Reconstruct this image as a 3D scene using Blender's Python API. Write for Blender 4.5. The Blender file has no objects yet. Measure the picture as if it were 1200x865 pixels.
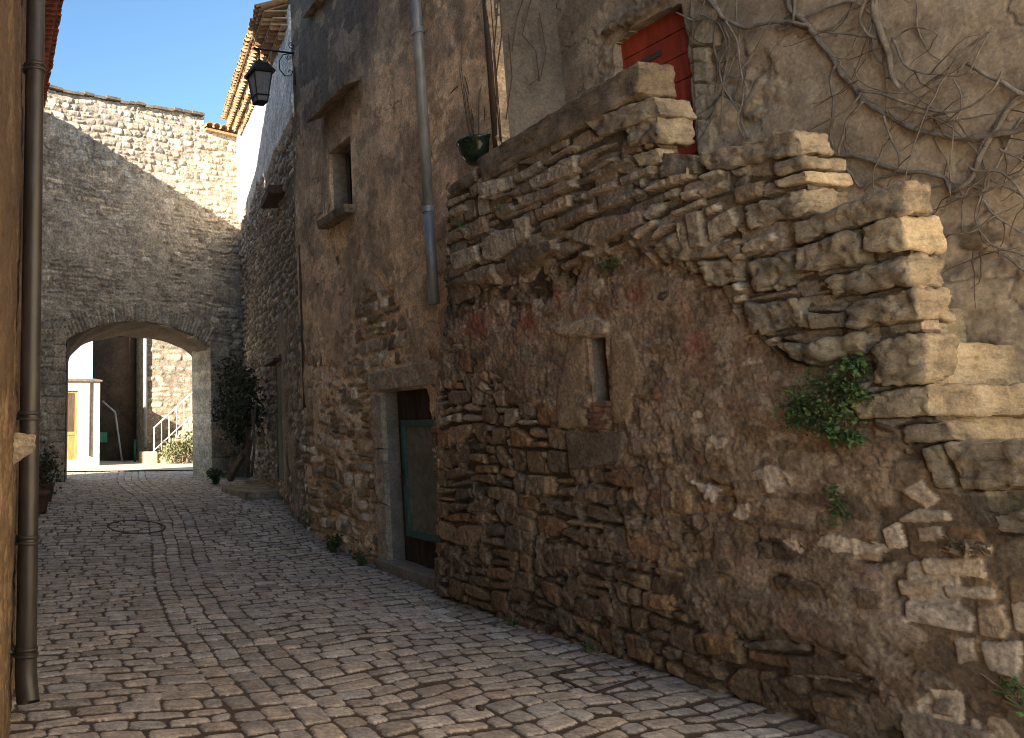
import bpy, bmesh, math, random
import numpy as np
from mathutils import Vector, noise as mnoise

random.seed(11)
rng = np.random.default_rng(11)
scn = bpy.context.scene
COLL = scn.collection

# ------------------------------------------------------------------ camera model (shift lens)
FPX = 1000.0; CXP = 170.0; CYP = 330.0
PITCH = math.atan(.1745); YAW = math.atan(250 * math.cos(PITCH) / 1000)
EYE = np.array([0, 0, 1.6])
_f0 = np.array([math.sin(YAW), math.cos(YAW), 0]); _R = np.array([math.cos(YAW), -math.sin(YAW), 0]); _U0 = np.array([0, 0, 1.])
_F = _f0 * math.cos(PITCH) + _U0 * math.sin(PITCH); _U = _U0 * math.cos(PITCH) - _f0 * math.sin(PITCH)
def ray(px, py): return _F + _R * (px - CXP) / FPX - _U * (py - CYP) / FPX
def on_z(px, py, z=0.):
    d = ray(px, py); return EYE + d * ((z - 1.6) / d[2])
def on_wall(px, py, A, B):
    A = np.array(A[:2], float); B = np.array(B[:2], float); u = B - A; n = np.array([-u[1], u[0]])
    d = ray(px, py); return EYE + d * ((n @ A) / (n @ d[:2]))

def sst(e0, e1, x):
    t = np.clip((x - e0) / (e1 - e0), 0, 1); return t * t * (3 - 2 * t)
def zg(x, y):          # height of the street
    y = np.asarray(y, float)
    return .42 * sst(10.0, 15.5, y) + .008 * np.clip(y - 15.5, 0, 14)
def on_ground(px, py):
    z = 0.
    for _ in range(30): P = on_z(px, py, z); z = .5 * z + .5 * float(zg(P[0], P[1]))
    return on_z(px, py, z)

# ------------------------------------------------------------------ vectorised noise
def _hash(ix, iy, s):
    h = (ix.astype(np.int64) * 374761393 + iy.astype(np.int64) * 668265263 + s * 982451653) & 0xffffffff
    h = ((h ^ (h >> 13)) * 1274126177) & 0xffffffff
    h = ((h ^ (h >> 16)) * 2246822519) & 0xffffffff
    return ((h ^ (h >> 15)) & 0xffffff) / float(0xffffff)
def vn(x, y, s=0):
    ix = np.floor(x); iy = np.floor(y); fx = x - ix; fy = y - iy
    fx = fx * fx * (3 - 2 * fx); fy = fy * fy * (3 - 2 * fy)
    a = _hash(ix, iy, s); b = _hash(ix + 1, iy, s); c = _hash(ix, iy + 1, s); d = _hash(ix + 1, iy + 1, s)
    return (a * (1 - fx) + b * fx) * (1 - fy) + (c * (1 - fx) + d * fx) * fy
def fbm(x, y, s=0, o=4, g=.5):
    r = 0; a = 1.; t = 0
    for k in range(o):
        r = r + a * vn(x * 2 ** k + 17.3 * k, y * 2 ** k - 9.1 * k, s + k); t += a; a *= g
    return r / t

# ------------------------------------------------------------------ tagging / object helpers
def tag(o, label=None, cat=None, group=None, kind=None):
    if label: o['label'] = label
    if cat: o['category'] = cat
    if group: o['group'] = group
    if kind: o['kind'] = kind
    return o
def empty(name, loc=(0, 0, 0), **k):
    o = bpy.data.objects.new(name, None); COLL.objects.link(o); o.location = [float(c) for c in loc]; o.empty_display_size = .2
    return tag(o, **k)
def link(name, me, mat, parent=None, smooth=False):
    o = bpy.data.objects.new(name, me); COLL.objects.link(o)
    if mat is not None: me.materials.append(mat)
    if parent is not None:
        o.parent = parent
        l = Vector(parent.location); q = parent.parent
        while q is not None: l = l + Vector(q.location); q = q.parent
        o.location = -l      # meshes are written in world coordinates
    if smooth: me.polygons.foreach_set('use_smooth', np.ones(len(me.polygons), bool))
    return o
class MB:
    """collects boxes, tubes and polygons into one mesh (world coordinates)"""
    def __init__(s): s.v = []; s.f = []; s.m = []; s.mi = 0
    def add(s, vs, fs):
        b = len(s.v); s.v += [tuple(float(c) for c in v) for v in vs]; s.f += [tuple(b + i for i in f) for f in fs]; s.m += [s.mi] * len(fs)
    def box(s, x0, x1, y0, y1, z0, z1):
        s.add([(x0,y0,z0),(x1,y0,z0),(x1,y1,z0),(x0,y1,z0),(x0,y0,z1),(x1,y0,z1),(x1,y1,z1),(x0,y1,z1)],
              [(0,3,2,1),(4,5,6,7),(0,1,5,4),(1,2,6,5),(2,3,7,6),(3,0,4,7)])
    def hexa(s, lo, hi):       # two quads, bottom / top (any 8 corners)
        s.add(list(lo) + list(hi), [(0,3,2,1),(4,5,6,7),(0,1,5,4),(1,2,6,5),(2,3,7,6),(3,0,4,7)])
    def prism(s, poly, z0, z1):
        n = len(poly)
        s.add([(x, y, z0) for x, y in poly] + [(x, y, z1) for x, y in poly],
              [tuple(range(n))[::-1], tuple(range(n, 2 * n))] + [(i, (i + 1) % n, n + (i + 1) % n, n + i) for i in range(n)])
    def tube(s, pts, r, n=8, cap=True):
        pts = [Vector([float(c) for c in p]) for p in pts]; rs = r if isinstance(r, (list, tuple)) else [r] * len(pts)
        rings = []; up = None
        for i, p in enumerate(pts):
            t = (pts[min(i + 1, len(pts) - 1)] - pts[max(i - 1, 0)]).normalized()
            if up is None:
                up = Vector((0, 0, 1)) if abs(t.z) < .9 else Vector((1, 0, 0))
            a = t.cross(up)
            if a.length < 1e-4: a = t.orthogonal()
            a.normalize(); b = a.cross(t).normalized(); up = b
            rings.append([p + (a * math.cos(q) + b * math.sin(q)) * rs[i] for q in [2 * math.pi * k / n for k in range(n)]])
        vs = [v for rg in rings for v in rg]; fs = []
        for i in range(len(pts) - 1):
            for k in range(n): fs.append((i * n + k, i * n + (k + 1) % n, (i + 1) * n + (k + 1) % n, (i + 1) * n + k))
        if cap: fs += [tuple(range(n))[::-1], tuple(range((len(pts) - 1) * n, len(pts) * n))]
        s.add(vs, fs)
    def build(s, name, mat, parent=None, smooth=False, bevel=0):
        me = bpy.data.meshes.new(name); me.from_pydata(s.v, [], s.f)
        bm = bmesh.new(); bm.from_mesh(me); bmesh.ops.recalc_face_normals(bm, faces=bm.faces[:])
        if bevel:
            es = [e for e in bm.edges if len(e.link_faces) == 2 and e.calc_face_angle(0) > .6]
            bmesh.ops.bevel(bm, geom=es, offset=bevel, segments=2, affect='EDGES', profile=.6)
        bm.to_mesh(me); bm.free()
        return link(name, me, mat, parent, smooth)

# ------------------------------------------------------------------ materials
def _mat(name):
    m = bpy.data.materials.new(name); m.use_nodes = True; nt = m.node_tree
    return m, nt, nt.nodes['Principled BSDF'], nt.nodes.new, nt.links.new
def _noise(nt, co, scale, detail=6, rough=.6):
    n = nt.nodes.new('ShaderNodeTexNoise'); n.inputs['Scale'].default_value = scale; n.inputs['Detail'].default_value = detail; n.inputs['Roughness'].default_value = rough
    nt.links.new(co, n.inputs['Vector']); return n
def _ramp(nt, fac, stops):
    r = nt.nodes.new('ShaderNodeValToRGB'); e = r.color_ramp.elements
    while len(e) < len(stops): e.new(.5)
    for el, (p, c) in zip(e, stops): el.position = p; el.color = (*c, 1) if len(c) == 3 else c
    nt.links.new(fac, r.inputs['Fac']); return r
def _mul(nt, a, b, fac=1., mode='MULTIPLY'):
    m = nt.nodes.new('ShaderNodeMix'); m.data_type = 'RGBA'; m.blend_type = mode; m.inputs[0].default_value = fac
    nt.links.new(a, m.inputs[6]); nt.links.new(b, m.inputs[7]); return m.outputs[2]
def masonry_mat(name, fine=60., var=.35, bump=.5, dist=.006, rough=.92):
    m, nt, bs, N, L = _mat(name)
    at = N('ShaderNodeAttribute'); at.attribute_name = 'Col'
    co = N('ShaderNodeTexCoord').outputs['Object']
    n1 = _noise(nt, co, fine, 7, .65); n2 = _noise(nt, co, fine * .22, 6, .65)
    r1 = _ramp(nt, n1.outputs['Fac'], [(.36, (1 - var,) * 3), (.64, (1 + var * .8,) * 3)])
    r2 = _ramp(nt, n2.outputs['Fac'], [(.38, (1 - var * .6, 1 - var * .6, 1 - var * .6)), (.62, (1 + var * .5, 1 + var * .5, 1 + var * .45))])
    c = _mul(nt, at.outputs['Color'], r1.outputs['Color']); c = _mul(nt, c, r2.outputs['Color'])
    L(c, bs.inputs['Base Color']); bs.inputs['Roughness'].default_value = rough
    bs.inputs['Specular IOR Level'].default_value = .25
    add = N('ShaderNodeMath'); add.operation = 'ADD'; L(n1.outputs['Fac'], add.inputs[0]); L(n2.outputs['Fac'], add.inputs[1])
    b = N('ShaderNodeBump'); b.inputs['Strength'].default_value = bump; b.inputs['Distance'].default_value = dist
    L(add.outputs[0], b.inputs['Height']); L(b.outputs['Normal'], bs.inputs['Normal'])
    return m
def plain_mat(name, col, col2=None, scale=8., rough=.7, bump=.2, dist=.004, metal=0., fine=4., stretch=None, spec=.3):
    m, nt, bs, N, L = _mat(name)
    co = N('ShaderNodeTexCoord').outputs['Object']
    if stretch:
        mp = N('ShaderNodeMapping'); mp.inputs['Scale'].default_value = stretch; L(co, mp.inputs['Vector']); co = mp.outputs['Vector']
    n1 = _noise(nt, co, scale, 6, .62); n2 = _noise(nt, co, scale * fine, 5, .6)
    col2 = col2 or tuple(c * .6 for c in col)
    r = _ramp(nt, n1.outputs['Fac'], [(.33, col2), (.66, col)])
    r2 = _ramp(nt, n2.outputs['Fac'], [(.38, (.8,) * 3), (.7, (1.15,) * 3)])
    L(_mul(nt, r.outputs['Color'], r2.outputs['Color']), bs.inputs['Base Color'])
    bs.inputs['Roughness'].default_value = rough; bs.inputs['Metallic'].default_value = metal; bs.inputs['Specular IOR Level'].default_value = spec
    b = N('ShaderNodeBump'); b.inputs['Strength'].default_value = bump; b.inputs['Distance'].default_value = dist
    ad = N('ShaderNodeMath'); ad.operation = 'ADD'; L(n1.outputs['Fac'], ad.inputs[0]); L(n2.outputs['Fac'], ad.inputs[1])
    L(ad.outputs[0], b.inputs['Height']); L(b.outputs['Normal'], bs.inputs['Normal'])
    return m
def leaf_mat(name, col, col2):
    m, nt, bs, N, L = _mat(name)
    g = N('ShaderNodeNewGeometry')
    r = _ramp(nt, g.outputs['Random Per Island'], [(0, col2), (1, col)])
    L(r.outputs['Color'], bs.inputs['Base Color']); bs.inputs['Roughness'].default_value = .6
    return m

M_wall = masonry_mat('stone_masonry', 46, .34, .75, .0075)
M_far = masonry_mat('far_masonry', 20, .45, .7, .02)
M_street = masonry_mat('cobbles', 40, .30, .5, .0045, .8)
M_plaster = masonry_mat('plaster', 40, .24, .7, .007)
M_lime = plain_mat('limestone', (.56, .43, .255), (.38, .28, .16), 6, .9, .9, .018, fine=6)
M_lime2 = plain_mat('grey_limestone', (.43, .345, .235), (.255, .205, .145), 7, .9, .9, .018, fine=6)
def stone_mat(name, dark, mid, pale, scale=5., bump=.9, dist=.013):
    m, nt, bs, N, L = _mat(name); co = N('ShaderNodeTexCoord').outputs['Object']
    mp = N('ShaderNodeMapping'); mp.inputs['Scale'].default_value = (1, 1, 3.6); mp.inputs['Rotation'].default_value = (.12, .08, 0); L(co, mp.inputs['Vector'])
    a = _noise(nt, co, scale, 8, .68); st = _noise(nt, mp.outputs['Vector'], scale * 1.5, 8, .72); f = _noise(nt, co, scale * 11, 6, .7)
    r = _ramp(nt, a.outputs['Fac'], [(.36, dark), (.5, mid), (.64, pale)])
    r2 = _ramp(nt, st.outputs['Fac'], [(.34, (.62, .60, .58)), (.47, (1, 1, 1)), (.66, (1.18, 1.15, 1.1))]); r3 = _ramp(nt, f.outputs['Fac'], [(.36, (.80,) * 3), (.64, (1.16,) * 3)])
    L(_mul(nt, _mul(nt, r.outputs['Color'], r2.outputs['Color']), r3.outputs['Color']), bs.inputs['Base Color']); bs.inputs['Roughness'].default_value = .93; bs.inputs['Specular IOR Level'].default_value = .25
    x = N('ShaderNodeMath'); x.operation = 'MULTIPLY'; L(st.outputs['Fac'], x.inputs[0]); x.inputs[1].default_value = 1.6
    y = N('ShaderNodeMath'); y.operation = 'ADD'; L(x.outputs[0], y.inputs[0]); L(f.outputs['Fac'], y.inputs[1])
    b = N('ShaderNodeBump'); b.inputs['Strength'].default_value = bump; b.inputs['Distance'].default_value = dist; L(y.outputs[0], b.inputs['Height']); L(b.outputs['Normal'], bs.inputs['Normal']); return m
M_lime = stone_mat('limestone', (.34, .27, .175), (.50, .405, .275), (.60, .50, .36))
M_lime2 = stone_mat('grey_limestone', (.17, .14, .105), (.32, .26, .185), (.46, .385, .28))
M_coping = stone_mat('lichened_coping', (.11, .088, .065), (.22, .17, .12), (.33, .265, .19))
M_coping_ = plain_mat('lichened_coping', (.25, .19, .13), (.115, .09, .065), 6, .92, .9, .02, fine=5)
M_frame = plain_mat('dressed_stone', (.33, .275, .22), (.21, .175, .14), 5, .9, .5, .008, fine=8)
M_zinc = plain_mat('zinc', (.40, .405, .41), (.27, .275, .285), 4, .5, .15, .002, .25, stretch=(1, 1, .25))
M_brownpipe = plain_mat('brown_pipe', (.056, .047, .041), (.034, .029, .026), 5, .38, .1, .002, .0, stretch=(1, 1, .3), spec=.5)
M_iron = plain_mat('black_iron', (.014, .015, .018), (.008, .008, .009), 20, .5, .2, .002)
M_rust = plain_mat('rusty_iron', (.11, .078, .058), (.055, .04, .03), 30, .8, .4, .003)
M_red = plain_mat('red_paint', (.42, .062, .030), (.27, .038, .02), 4, .65, .35, .004, stretch=(1, 1, .2))
M_green = plain_mat('green_paint', (.085, .19, .165), (.06, .13, .12), 6, .6, .25, .003, stretch=(1, 1, .3))
M_screen = plain_mat('door_screen', (.25, .24, .175), (.19, .182, .135), 3, .8, .15, .003)
M_darkwood = plain_mat('dark_wood', (.105, .066, .042), (.055, .034, .024), 5, .75, .4, .004, stretch=(1, 1, .15))
M_greywood = plain_mat('grey_wood', (.20, .155, .12), (.12, .09, .07), 5, .85, .4, .004, stretch=(1, 1, .12))
M_palegreen = plain_mat('faded_green_wood', (.17, .19, .165), (.10, .115, .10), 5, .8, .4, .004, stretch=(1, 1, .15))
M_ochrewood = plain_mat('ochre_wood', (.46, .235, .085), (.34, .165, .055), 5, .6, .2, .003, stretch=(1, 1, .2))
def tile_mat(name, stops):
    m, nt, bs, N, L = _mat(name); g = N('ShaderNodeNewGeometry'); r = _ramp(nt, g.outputs['Random Per Island'], stops)
    co = N('ShaderNodeTexCoord').outputs['Object']; n = _noise(nt, co, 14, 6, .65); r2 = _ramp(nt, n.outputs['Fac'], [(.3, (.62,) * 3), (.7, (1.2,) * 3)])
    L(_mul(nt, r.outputs['Color'], r2.outputs['Color']), bs.inputs['Base Color']); bs.inputs['Roughness'].default_value = .92
    b = N('ShaderNodeBump'); b.inputs['Strength'].default_value = .5; b.inputs['Distance'].default_value = .01; L(n.outputs['Fac'], b.inputs['Height']); L(b.outputs['Normal'], bs.inputs['Normal']); return m
M_tile = tile_mat('terracotta', [(0, (.34, .20, .11)), (.3, (.52, .32, .17)), (.6, (.42, .22, .10)), (.8, (.62, .47, .31)), (1, (.50, .30, .16))])
M_redtile = tile_mat('red_terracotta', [(0, (.24, .07, .04)), (.5, (.33, .10, .05)), (1, (.19, .06, .035))])
M_white = plain_mat('white_render', (.80, .77, .71), (.70, .66, .59), 2, .9, .3, .006, fine=8)
M_glass = plain_mat('dusty_glass', (.05, .055, .06), (.035, .038, .042), 3, .22, .05, .001, spec=.5)
M_lampglass = plain_mat('lamp_glass', (.20, .205, .215), (.15, .155, .165), 6, .3, .05, .001, spec=.5)
M_pot = plain_mat('green_glaze', (.018, .034, .022), (.01, .018, .012), 8, .16, .05, .002, spec=.6)
M_terra = plain_mat('plant_pot', (.17, .095, .065), (.11, .062, .043), 8, .85, .2, .003)
M_vine = plain_mat('vine_bark', (.28, .24, .20), (.115, .097, .08), 14, .9, .7, .006, fine=5)
M_twig = plain_mat('twig_bark', (.14, .095, .065), (.075, .05, .035), 20, .9, .4, .003)
M_leafd = leaf_mat('dark_leaf', (.062, .066, .026), (.026, .032, .012))
M_leaf = leaf_mat('ivy_leaf', (.085, .150, .040), (.024, .055, .014))
M_weed = leaf_mat('weed_leaf', (.075, .115, .035), (.035, .06, .018))
M_lightleaf = leaf_mat('sun_leaf', (.17, .165, .065), (.10, .105, .045))
M_dry = leaf_mat('dry_stem', (.22, .17, .11), (.12, .09, .06))
M_cable = plain_mat('grey_cable', (.22, .20, .18), (.15, .135, .12), 6, .7, .1, .001)
M_soil = plain_mat('soil', (.09, .065, .048), (.05, .037, .028), 12, .95, .6, .01)
M_ground = plain_mat('beige_ground', (.66, .56, .42), (.56, .47, .35), .8, .95, .3, .01, fine=12)
M_darkhole = plain_mat('shadow_interior', (.03, .025, .02), (.02, .017, .014), 4, .95, .1, .002)

# ------------------------------------------------------------------ height-field wall panels
class Panel:
    """a wall (or floor) sheet whose stones, mortar and plaster are real relief"""
    def __init__(s, A, B, z0, z1, du, dv, side=1, eu=(), ev=(), floor=False, vs=None):
        s.floor = floor
        s.A = np.array(A, float); s.B = np.array(B, float); s.Lg = float(np.linalg.norm(s.B - s.A)); s.t = (s.B - s.A) / s.Lg
        s.n = np.array([-s.t[1], s.t[0]]) * side
        nu = max(2, int(round(s.Lg / du)) + 1)
        s.u = np.linspace(0, s.Lg, nu); s.v = np.linspace(z0, z1, int(round((z1 - z0) / dv)) + 1) if vs is None else vs
        for e in eu: s.u[np.argmin(abs(s.u - e))] = e
        for e in ev: s.v[np.argmin(abs(s.v - e))] = e
        s.U, s.V = np.meshgrid(s.u, s.v)
        s.H = np.zeros_like(s.U); s.C = np.ones(s.U.shape + (3,)) * .2
        s.M = np.ones((len(s.v) - 1, len(s.u) - 1), bool)
        s.jit = fbm(s.U * 9, s.V * 9, 91, 3) - .5; s.jit2 = fbm(s.U * 32, s.V * 32, 97, 3) - .5
    def uv(s, px, py):
        P = on_wall(px, py, s.A, s.B); return float((P[:2] - s.A) @ s.t), float(P[2])
    def pxpoly(s, pts): return [s.uv(*p) for p in pts]
    def cell_uv(s): return .5 * (s.U[:-1, :-1] + s.U[1:, 1:]), .5 * (s.V[:-1, :-1] + s.V[1:, 1:])
    def hole(s, u0, u1, v0, v1):
        cu, cv = s.cell_uv(); s.M &= ~((cu > u0) & (cu < u1) & (cv > v0) & (cv < v1))
    def noise(s, sc, seed, o=4, sy=None): return fbm(s.U * sc, s.V * (sy or sc), seed, o)
    def stone(s, poly, h, col, edge=.03, k=60., wob=.03, tilt=(0, 0), base=None, power=.5, flat=0.):
        p = np.array(poly); mn = p.min(0) - .05; mx = p.max(0) + .05
        j0, j1 = np.searchsorted(s.u, [mn[0], mx[0]]); i0, i1 = np.searchsorted(s.v, [mn[1], mx[1]])
        if j1 - j0 < 2 or i1 - i0 < 2: return
        W = (slice(i0, i1), slice(j0, j1)); U = s.U[W]; V = s.V[W]
        area = 0
        for a in range(len(p)): b = (a + 1) % len(p); area += p[a][0] * p[b][1] - p[b][0] * p[a][1]
        sg = 1 if area > 0 else -1
        acc = 0
        for a in range(len(p)):
            b = (a + 1) % len(p); e = p[b] - p[a]; l = np.hypot(*e)
            if l < 1e-5: continue
            nx, ny = e[1] / l * sg, -e[0] / l * sg
            acc = acc + np.exp(np.clip(k * ((U - p[a][0]) * nx + (V - p[a][1]) * ny), -60, 60))
        d = -np.log(acc) / k + s.jit[W] * wob + s.jit2[W] * wob * .3
        q = np.clip(d / edge, 0, 1); prof = (1 - (1 - q) ** 2.5) ** power
        c = p.mean(0)
        hh = h * prof + np.where(d > 0, ((U - c[0]) * tilt[0] + (V - c[1]) * tilt[1]) * q, 0)
        hh = hh + q * (s.jit2[W] * h * .26 + s.jit[W] * h * .30)
        bs = s.base[W] if base is None else base[W]
        hn = bs + hh
        up = (d > 0) & (hn > s.H[W])
        s.H[W] = np.where(up, hn, s.H[W])
        cc = np.array(col)[None, None, :] * (1 + .5 * s.jit[W] + .35 * s.jit2[W])[..., None]
        s.C[W] = np.where(up[..., None], cc, s.C[W])
    def to_xyz(s, U, V, H):
        if s.floor:
            x = s.A[0] + U; y = V; return np.stack([x, y, zg(x, y) + H], -1)
        return np.stack([s.A[0] + s.t[0] * U + s.n[0] * H, s.A[1] + s.t[1] * U + s.n[1] * H, V], -1)
    def build(s, name, mat, parent=None, thick=.3, skirt=True):
        ny, nx = s.U.shape; P = s.to_xyz(s.U, s.V, s.H).reshape(-1, 3); Q = s.to_xyz(s.U, s.V, np.full_like(s.H, -thick)).reshape(-1, 3)
        idx = np.arange(ny * nx).reshape(ny, nx)
        M = s.M; quads = np.stack([idx[:-1, :-1][M], idx[:-1, 1:][M], idx[1:, 1:][M], idx[1:, :-1][M]], -1)
        all_q = [quads]
        if skirt:
            off = ny * nx
            Mp = np.pad(M, 1)
            for di, dj in ((1, 0), (-1, 0), (0, 1), (0, -1)):
                nb = Mp[1 + di:1 + di + M.shape[0], 1 + dj:1 + dj + M.shape[1]]
                bi, bj = np.nonzero(M & ~nb)
                if di == 1: a, b = idx[bi + 1, bj], idx[bi + 1, bj + 1]
                elif di == -1: a, b = idx[bi, bj + 1], idx[bi, bj]
                elif dj == 1: a, b = idx[bi + 1, bj + 1], idx[bi, bj + 1]
                else: a, b = idx[bi, bj], idx[bi + 1, bj]
                all_q.append(np.stack([a, b, b + off, a + off], -1))
            P = np.concatenate([P, Q])
        F = np.concatenate(all_q)
        used, inv = np.unique(F.ravel(), return_inverse=True); F = inv.reshape(-1, 4); P = P[used]
        col = s.C.reshape(-1, 3); col = np.concatenate([col, col])[used] if skirt else col[used]
        me = bpy.data.meshes.new(name)
        me.vertices.add(len(P)); me.vertices.foreach_set('co', P.astype(np.float32).ravel())
        me.loops.add(F.size); me.loops.foreach_set('vertex_index', F.astype(np.int32).ravel())
        me.polygons.add(len(F)); me.polygons.foreach_set('loop_start', np.arange(0, F.size, 4, dtype=np.int32))
        try: me.polygons.foreach_set('loop_total', np.full(len(F), 4, np.int32))
        except Exception: pass
        me.update(calc_edges=True); me.validate()
        at = me.attributes.new('Col', 'FLOAT_COLOR', 'POINT')
        at.data.foreach_set('color', np.clip(np.concatenate([col, np.ones((len(col), 1))], 1), .004, .95).astype(np.float32).ravel())
        ns = len(quads); sm = np.zeros(len(F), bool); sm[:ns] = True
        me.polygons.foreach_set('use_smooth', sm)
        return link(name, me, mat, parent)

def pick(pal, var=.12, r=random):
    c = r.choice(pal); k = 1 + r.uniform(-var, var); w = r.uniform(-.05, .05)
    return (c[0] * k * (1 + w), c[1] * k, c[2] * k * (1 - w))
def rubble(u0, u1, v0, v1, hc=(.1, .2), lc=(.15, .4), gap=.012, split=.25, jit=.02, wave=.03, seed=1, slope=0.):
    """irregular coursed rubble: list of polygons"""
    r = random.Random(seed); out = []; v = v0
    while v < v1:
        h = r.uniform(*hc); u = u0 - r.uniform(0, lc[0])
        while u < u1:
            l = r.uniform(*lc) * (1.25 if h < sum(hc) / 2 else .9)
            rects = [(u, u + l, v, v + h)]
            q = r.random()
            if q < split: m = v + h * r.uniform(.35, .65); rects = [(u, u + l, v, m), (u, u + l, m, v + h)]
            elif q < split * 1.6 and l > lc[0] * 1.6:
                m = u + l * r.uniform(.55, .8); mm = v + h * r.uniform(.4, .6)
                rects = [(u, m, v, v + h), (m, u + l, v, mm), (m, u + l, mm, v + h)]
            for a, b, c, d in rects:
                g = gap
                pts = []
                for (x, y) in ((a + g, c + g), ((a + b) / 2, c + g), (b - g, c + g), (b - g, (c + d) / 2), (b - g, d - g), ((a + b) / 2, d - g), (a + g, d - g), (a + g, (c + d) / 2)):
                    jj = jit * (1 if (b - a) > .1 else .5)
                    x += r.uniform(-jj, jj); y += r.uniform(-jj, jj) * .6
                    y += wave * math.sin(x * 2.1 + seed + v * .7) + wave * .5 * math.sin(x * 5.3 + v * 3) + slope * x
                    pts.append((x, y))
                # drop random corners to get five- and six-sided stones
                if r.random() < .5: pts.pop(r.choice((0, 2, 4, 6)))
                out.append(pts)
            u += l
        v += h
    return out
def mix(C, m, col):
    m = np.clip(m, 0, 1)[..., None]; return C * (1 - m) + np.array(col) * m

# ------------------------------------------------------------------ more shape helpers
def block(name, quad, depth, mat, parent, r=.025, n=9, rough=.012, seed=0, dirx=(1, 0)):
    """rough-hewn stone: front face quad (TL,TR,BR,BL world points), extruded along dirx; rounded and pitted"""
    TL, TR, BR, BL = [np.array(q, float) for q in quad]
    D = np.array([dirx[0], dirx[1], 0.]) * depth
    W = max(np.linalg.norm(TR - TL), .02); Hh = max(np.linalg.norm(TL - BL), .02)
    dims = np.array([W, Hh, depth]) / 2; rr = min(r * .75, *(dims * .8))
    bm = bmesh.new(); bmesh.ops.create_cube(bm, size=2.)
    cuts = [max(3, min(38, int(d * 2 / .015))) for d in dims]
    for ax, ct in enumerate(cuts):
        es = [e for e in bm.edges if abs((e.verts[0].co - e.verts[1].co)[ax]) > 1e-4]
        bmesh.ops.subdivide_edges(bm, edges=es, cuts=ct, use_grid_fill=True)
    sv = Vector((seed * 3.7, seed * 1.3, seed * 2.1))
    for v in bm.verts:
        q = np.array(v.co) * dims; cl = np.clip(q, -(dims - rr), dims - rr); dd = q - cl; l = np.linalg.norm(dd)
        nrm = dd / l if l > 1e-6 else np.zeros(3)
        q2 = cl + nrm * min(l, rr) if l > 1e-6 else q
        a, b, c = q2 / dims
        fr = (TL * (1 - a) + TR * (1 + a)) / 2; bo = (BL * (1 - a) + BR * (1 + a)) / 2
        P = (bo * (1 - b) + fr * (1 + b)) / 2 + D * (c + 1) / 2
        pv = Vector(P); 
        k = mnoise.fractal(pv * 11 + sv, .9, 2.1, 5) * rough * 1.25 + mnoise.noise(pv * 3.2 + sv) * rough * 1.5
        vd = mnoise.voronoi(pv * Vector((6, 5, 11)) + sv)[0]; k -= max(0., .12 - (vd[1] - vd[0])) * rough * 8 if rough > .009 else 0.
        # small chipped facets
        cell = mnoise.cell_vector(pv * 9 + sv); k += (cell[0] - .5) * rough * .25
        if l < 1e-6:
            m = np.argmax(abs(q / dims)); nrm = np.zeros(3); nrm[m] = np.sign(q[m])
        wn = np.array([0., 0., 0.])
        eu = (TR - TL) / W; ev = (TL - BL) / Hh; ed = D / depth
        wn = eu * nrm[0] + ev * nrm[1] + ed * nrm[2]
        v.co = Vector(P + wn * k)
    bmesh.ops.recalc_face_normals(bm, faces=bm.faces[:])
    me = bpy.data.meshes.new(name); bm.to_mesh(me); bm.free()
    return link(name, me, mat, parent, True)
def leaves(center, rad, n, size, seed=0, droop=.3, shell=.3, mb=None, clump=.25):
    r = random.Random(seed); mb = mb or MB(); c = Vector([float(q) for q in center])
    cl = []
    for _ in range(max(3, n // 22)):
        while True:
            q = Vector((r.uniform(-1, 1), r.uniform(-1, 1), r.uniform(-1, 1)))
            if q.length < 1: break
        q = q.normalized() * (q.length ** shell if q.length > 0 else 0)
        cl.append(q * r.uniform(.6, 1.08))
    for _ in range(n):
        q = r.choice(cl) + Vector((r.gauss(0, 1), r.gauss(0, 1), r.gauss(0, 1))) * clump
        p = c + Vector((q.x * rad[0], q.y * rad[1], q.z * rad[2]))
        a = Vector((r.gauss(0, 1), r.gauss(0, 1), r.gauss(0, .7) - droop)).normalized(); b = a.orthogonal().normalized()
        b = (b * math.cos(q.x * 9) + a.cross(b) * math.sin(q.x * 9)).normalized(); s = size * r.uniform(.5, 1.25); nn = a.cross(b)
        mb.add([p, p + a * s * .45 + b * s * .38 + nn * s * .06, p + a * s, p + a * s * .45 - b * s * .38 + nn * s * .06, p + a * s * .5 - nn * s * .05],
               [(0, 1, 4), (1, 2, 4), (2, 3, 4), (3, 0, 4)])
    return mb
def weed(name, p, h, n, label, cat='weed', group=None, seed=0, mat=None, width=1.):
    """tuft of curved blades and small leaves"""
    r = random.Random(seed); root = empty(name, p, label=label, cat=cat, group=group); p = Vector([float(c) for c in p])
    mb = MB(); st = MB()
    for k in range(n):
        az = r.uniform(0, 6.283); sp = r.uniform(.2, .9) * width; hh = h * r.uniform(.5, 1.)
        pts = [p + Vector((math.cos(az) * sp * hh * t * t * .8 + r.gauss(0, .004), math.sin(az) * sp * hh * t * t * .8, hh * (t - .28 * sp * t * t))) for t in (0, .25, .5, .75, 1.)]
        st.tube(pts, [.0035, .003, .0028, .002, .001], 4, False)
        for q in pts[1:]:
            leaves(q, (.02, .02, .02), 4, h * .22, r.random(), 0., .5, mb, .8)
    st.build('stem', M_dry, root); mb.build('foliage', mat or M_weed, root)
    return root
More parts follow.
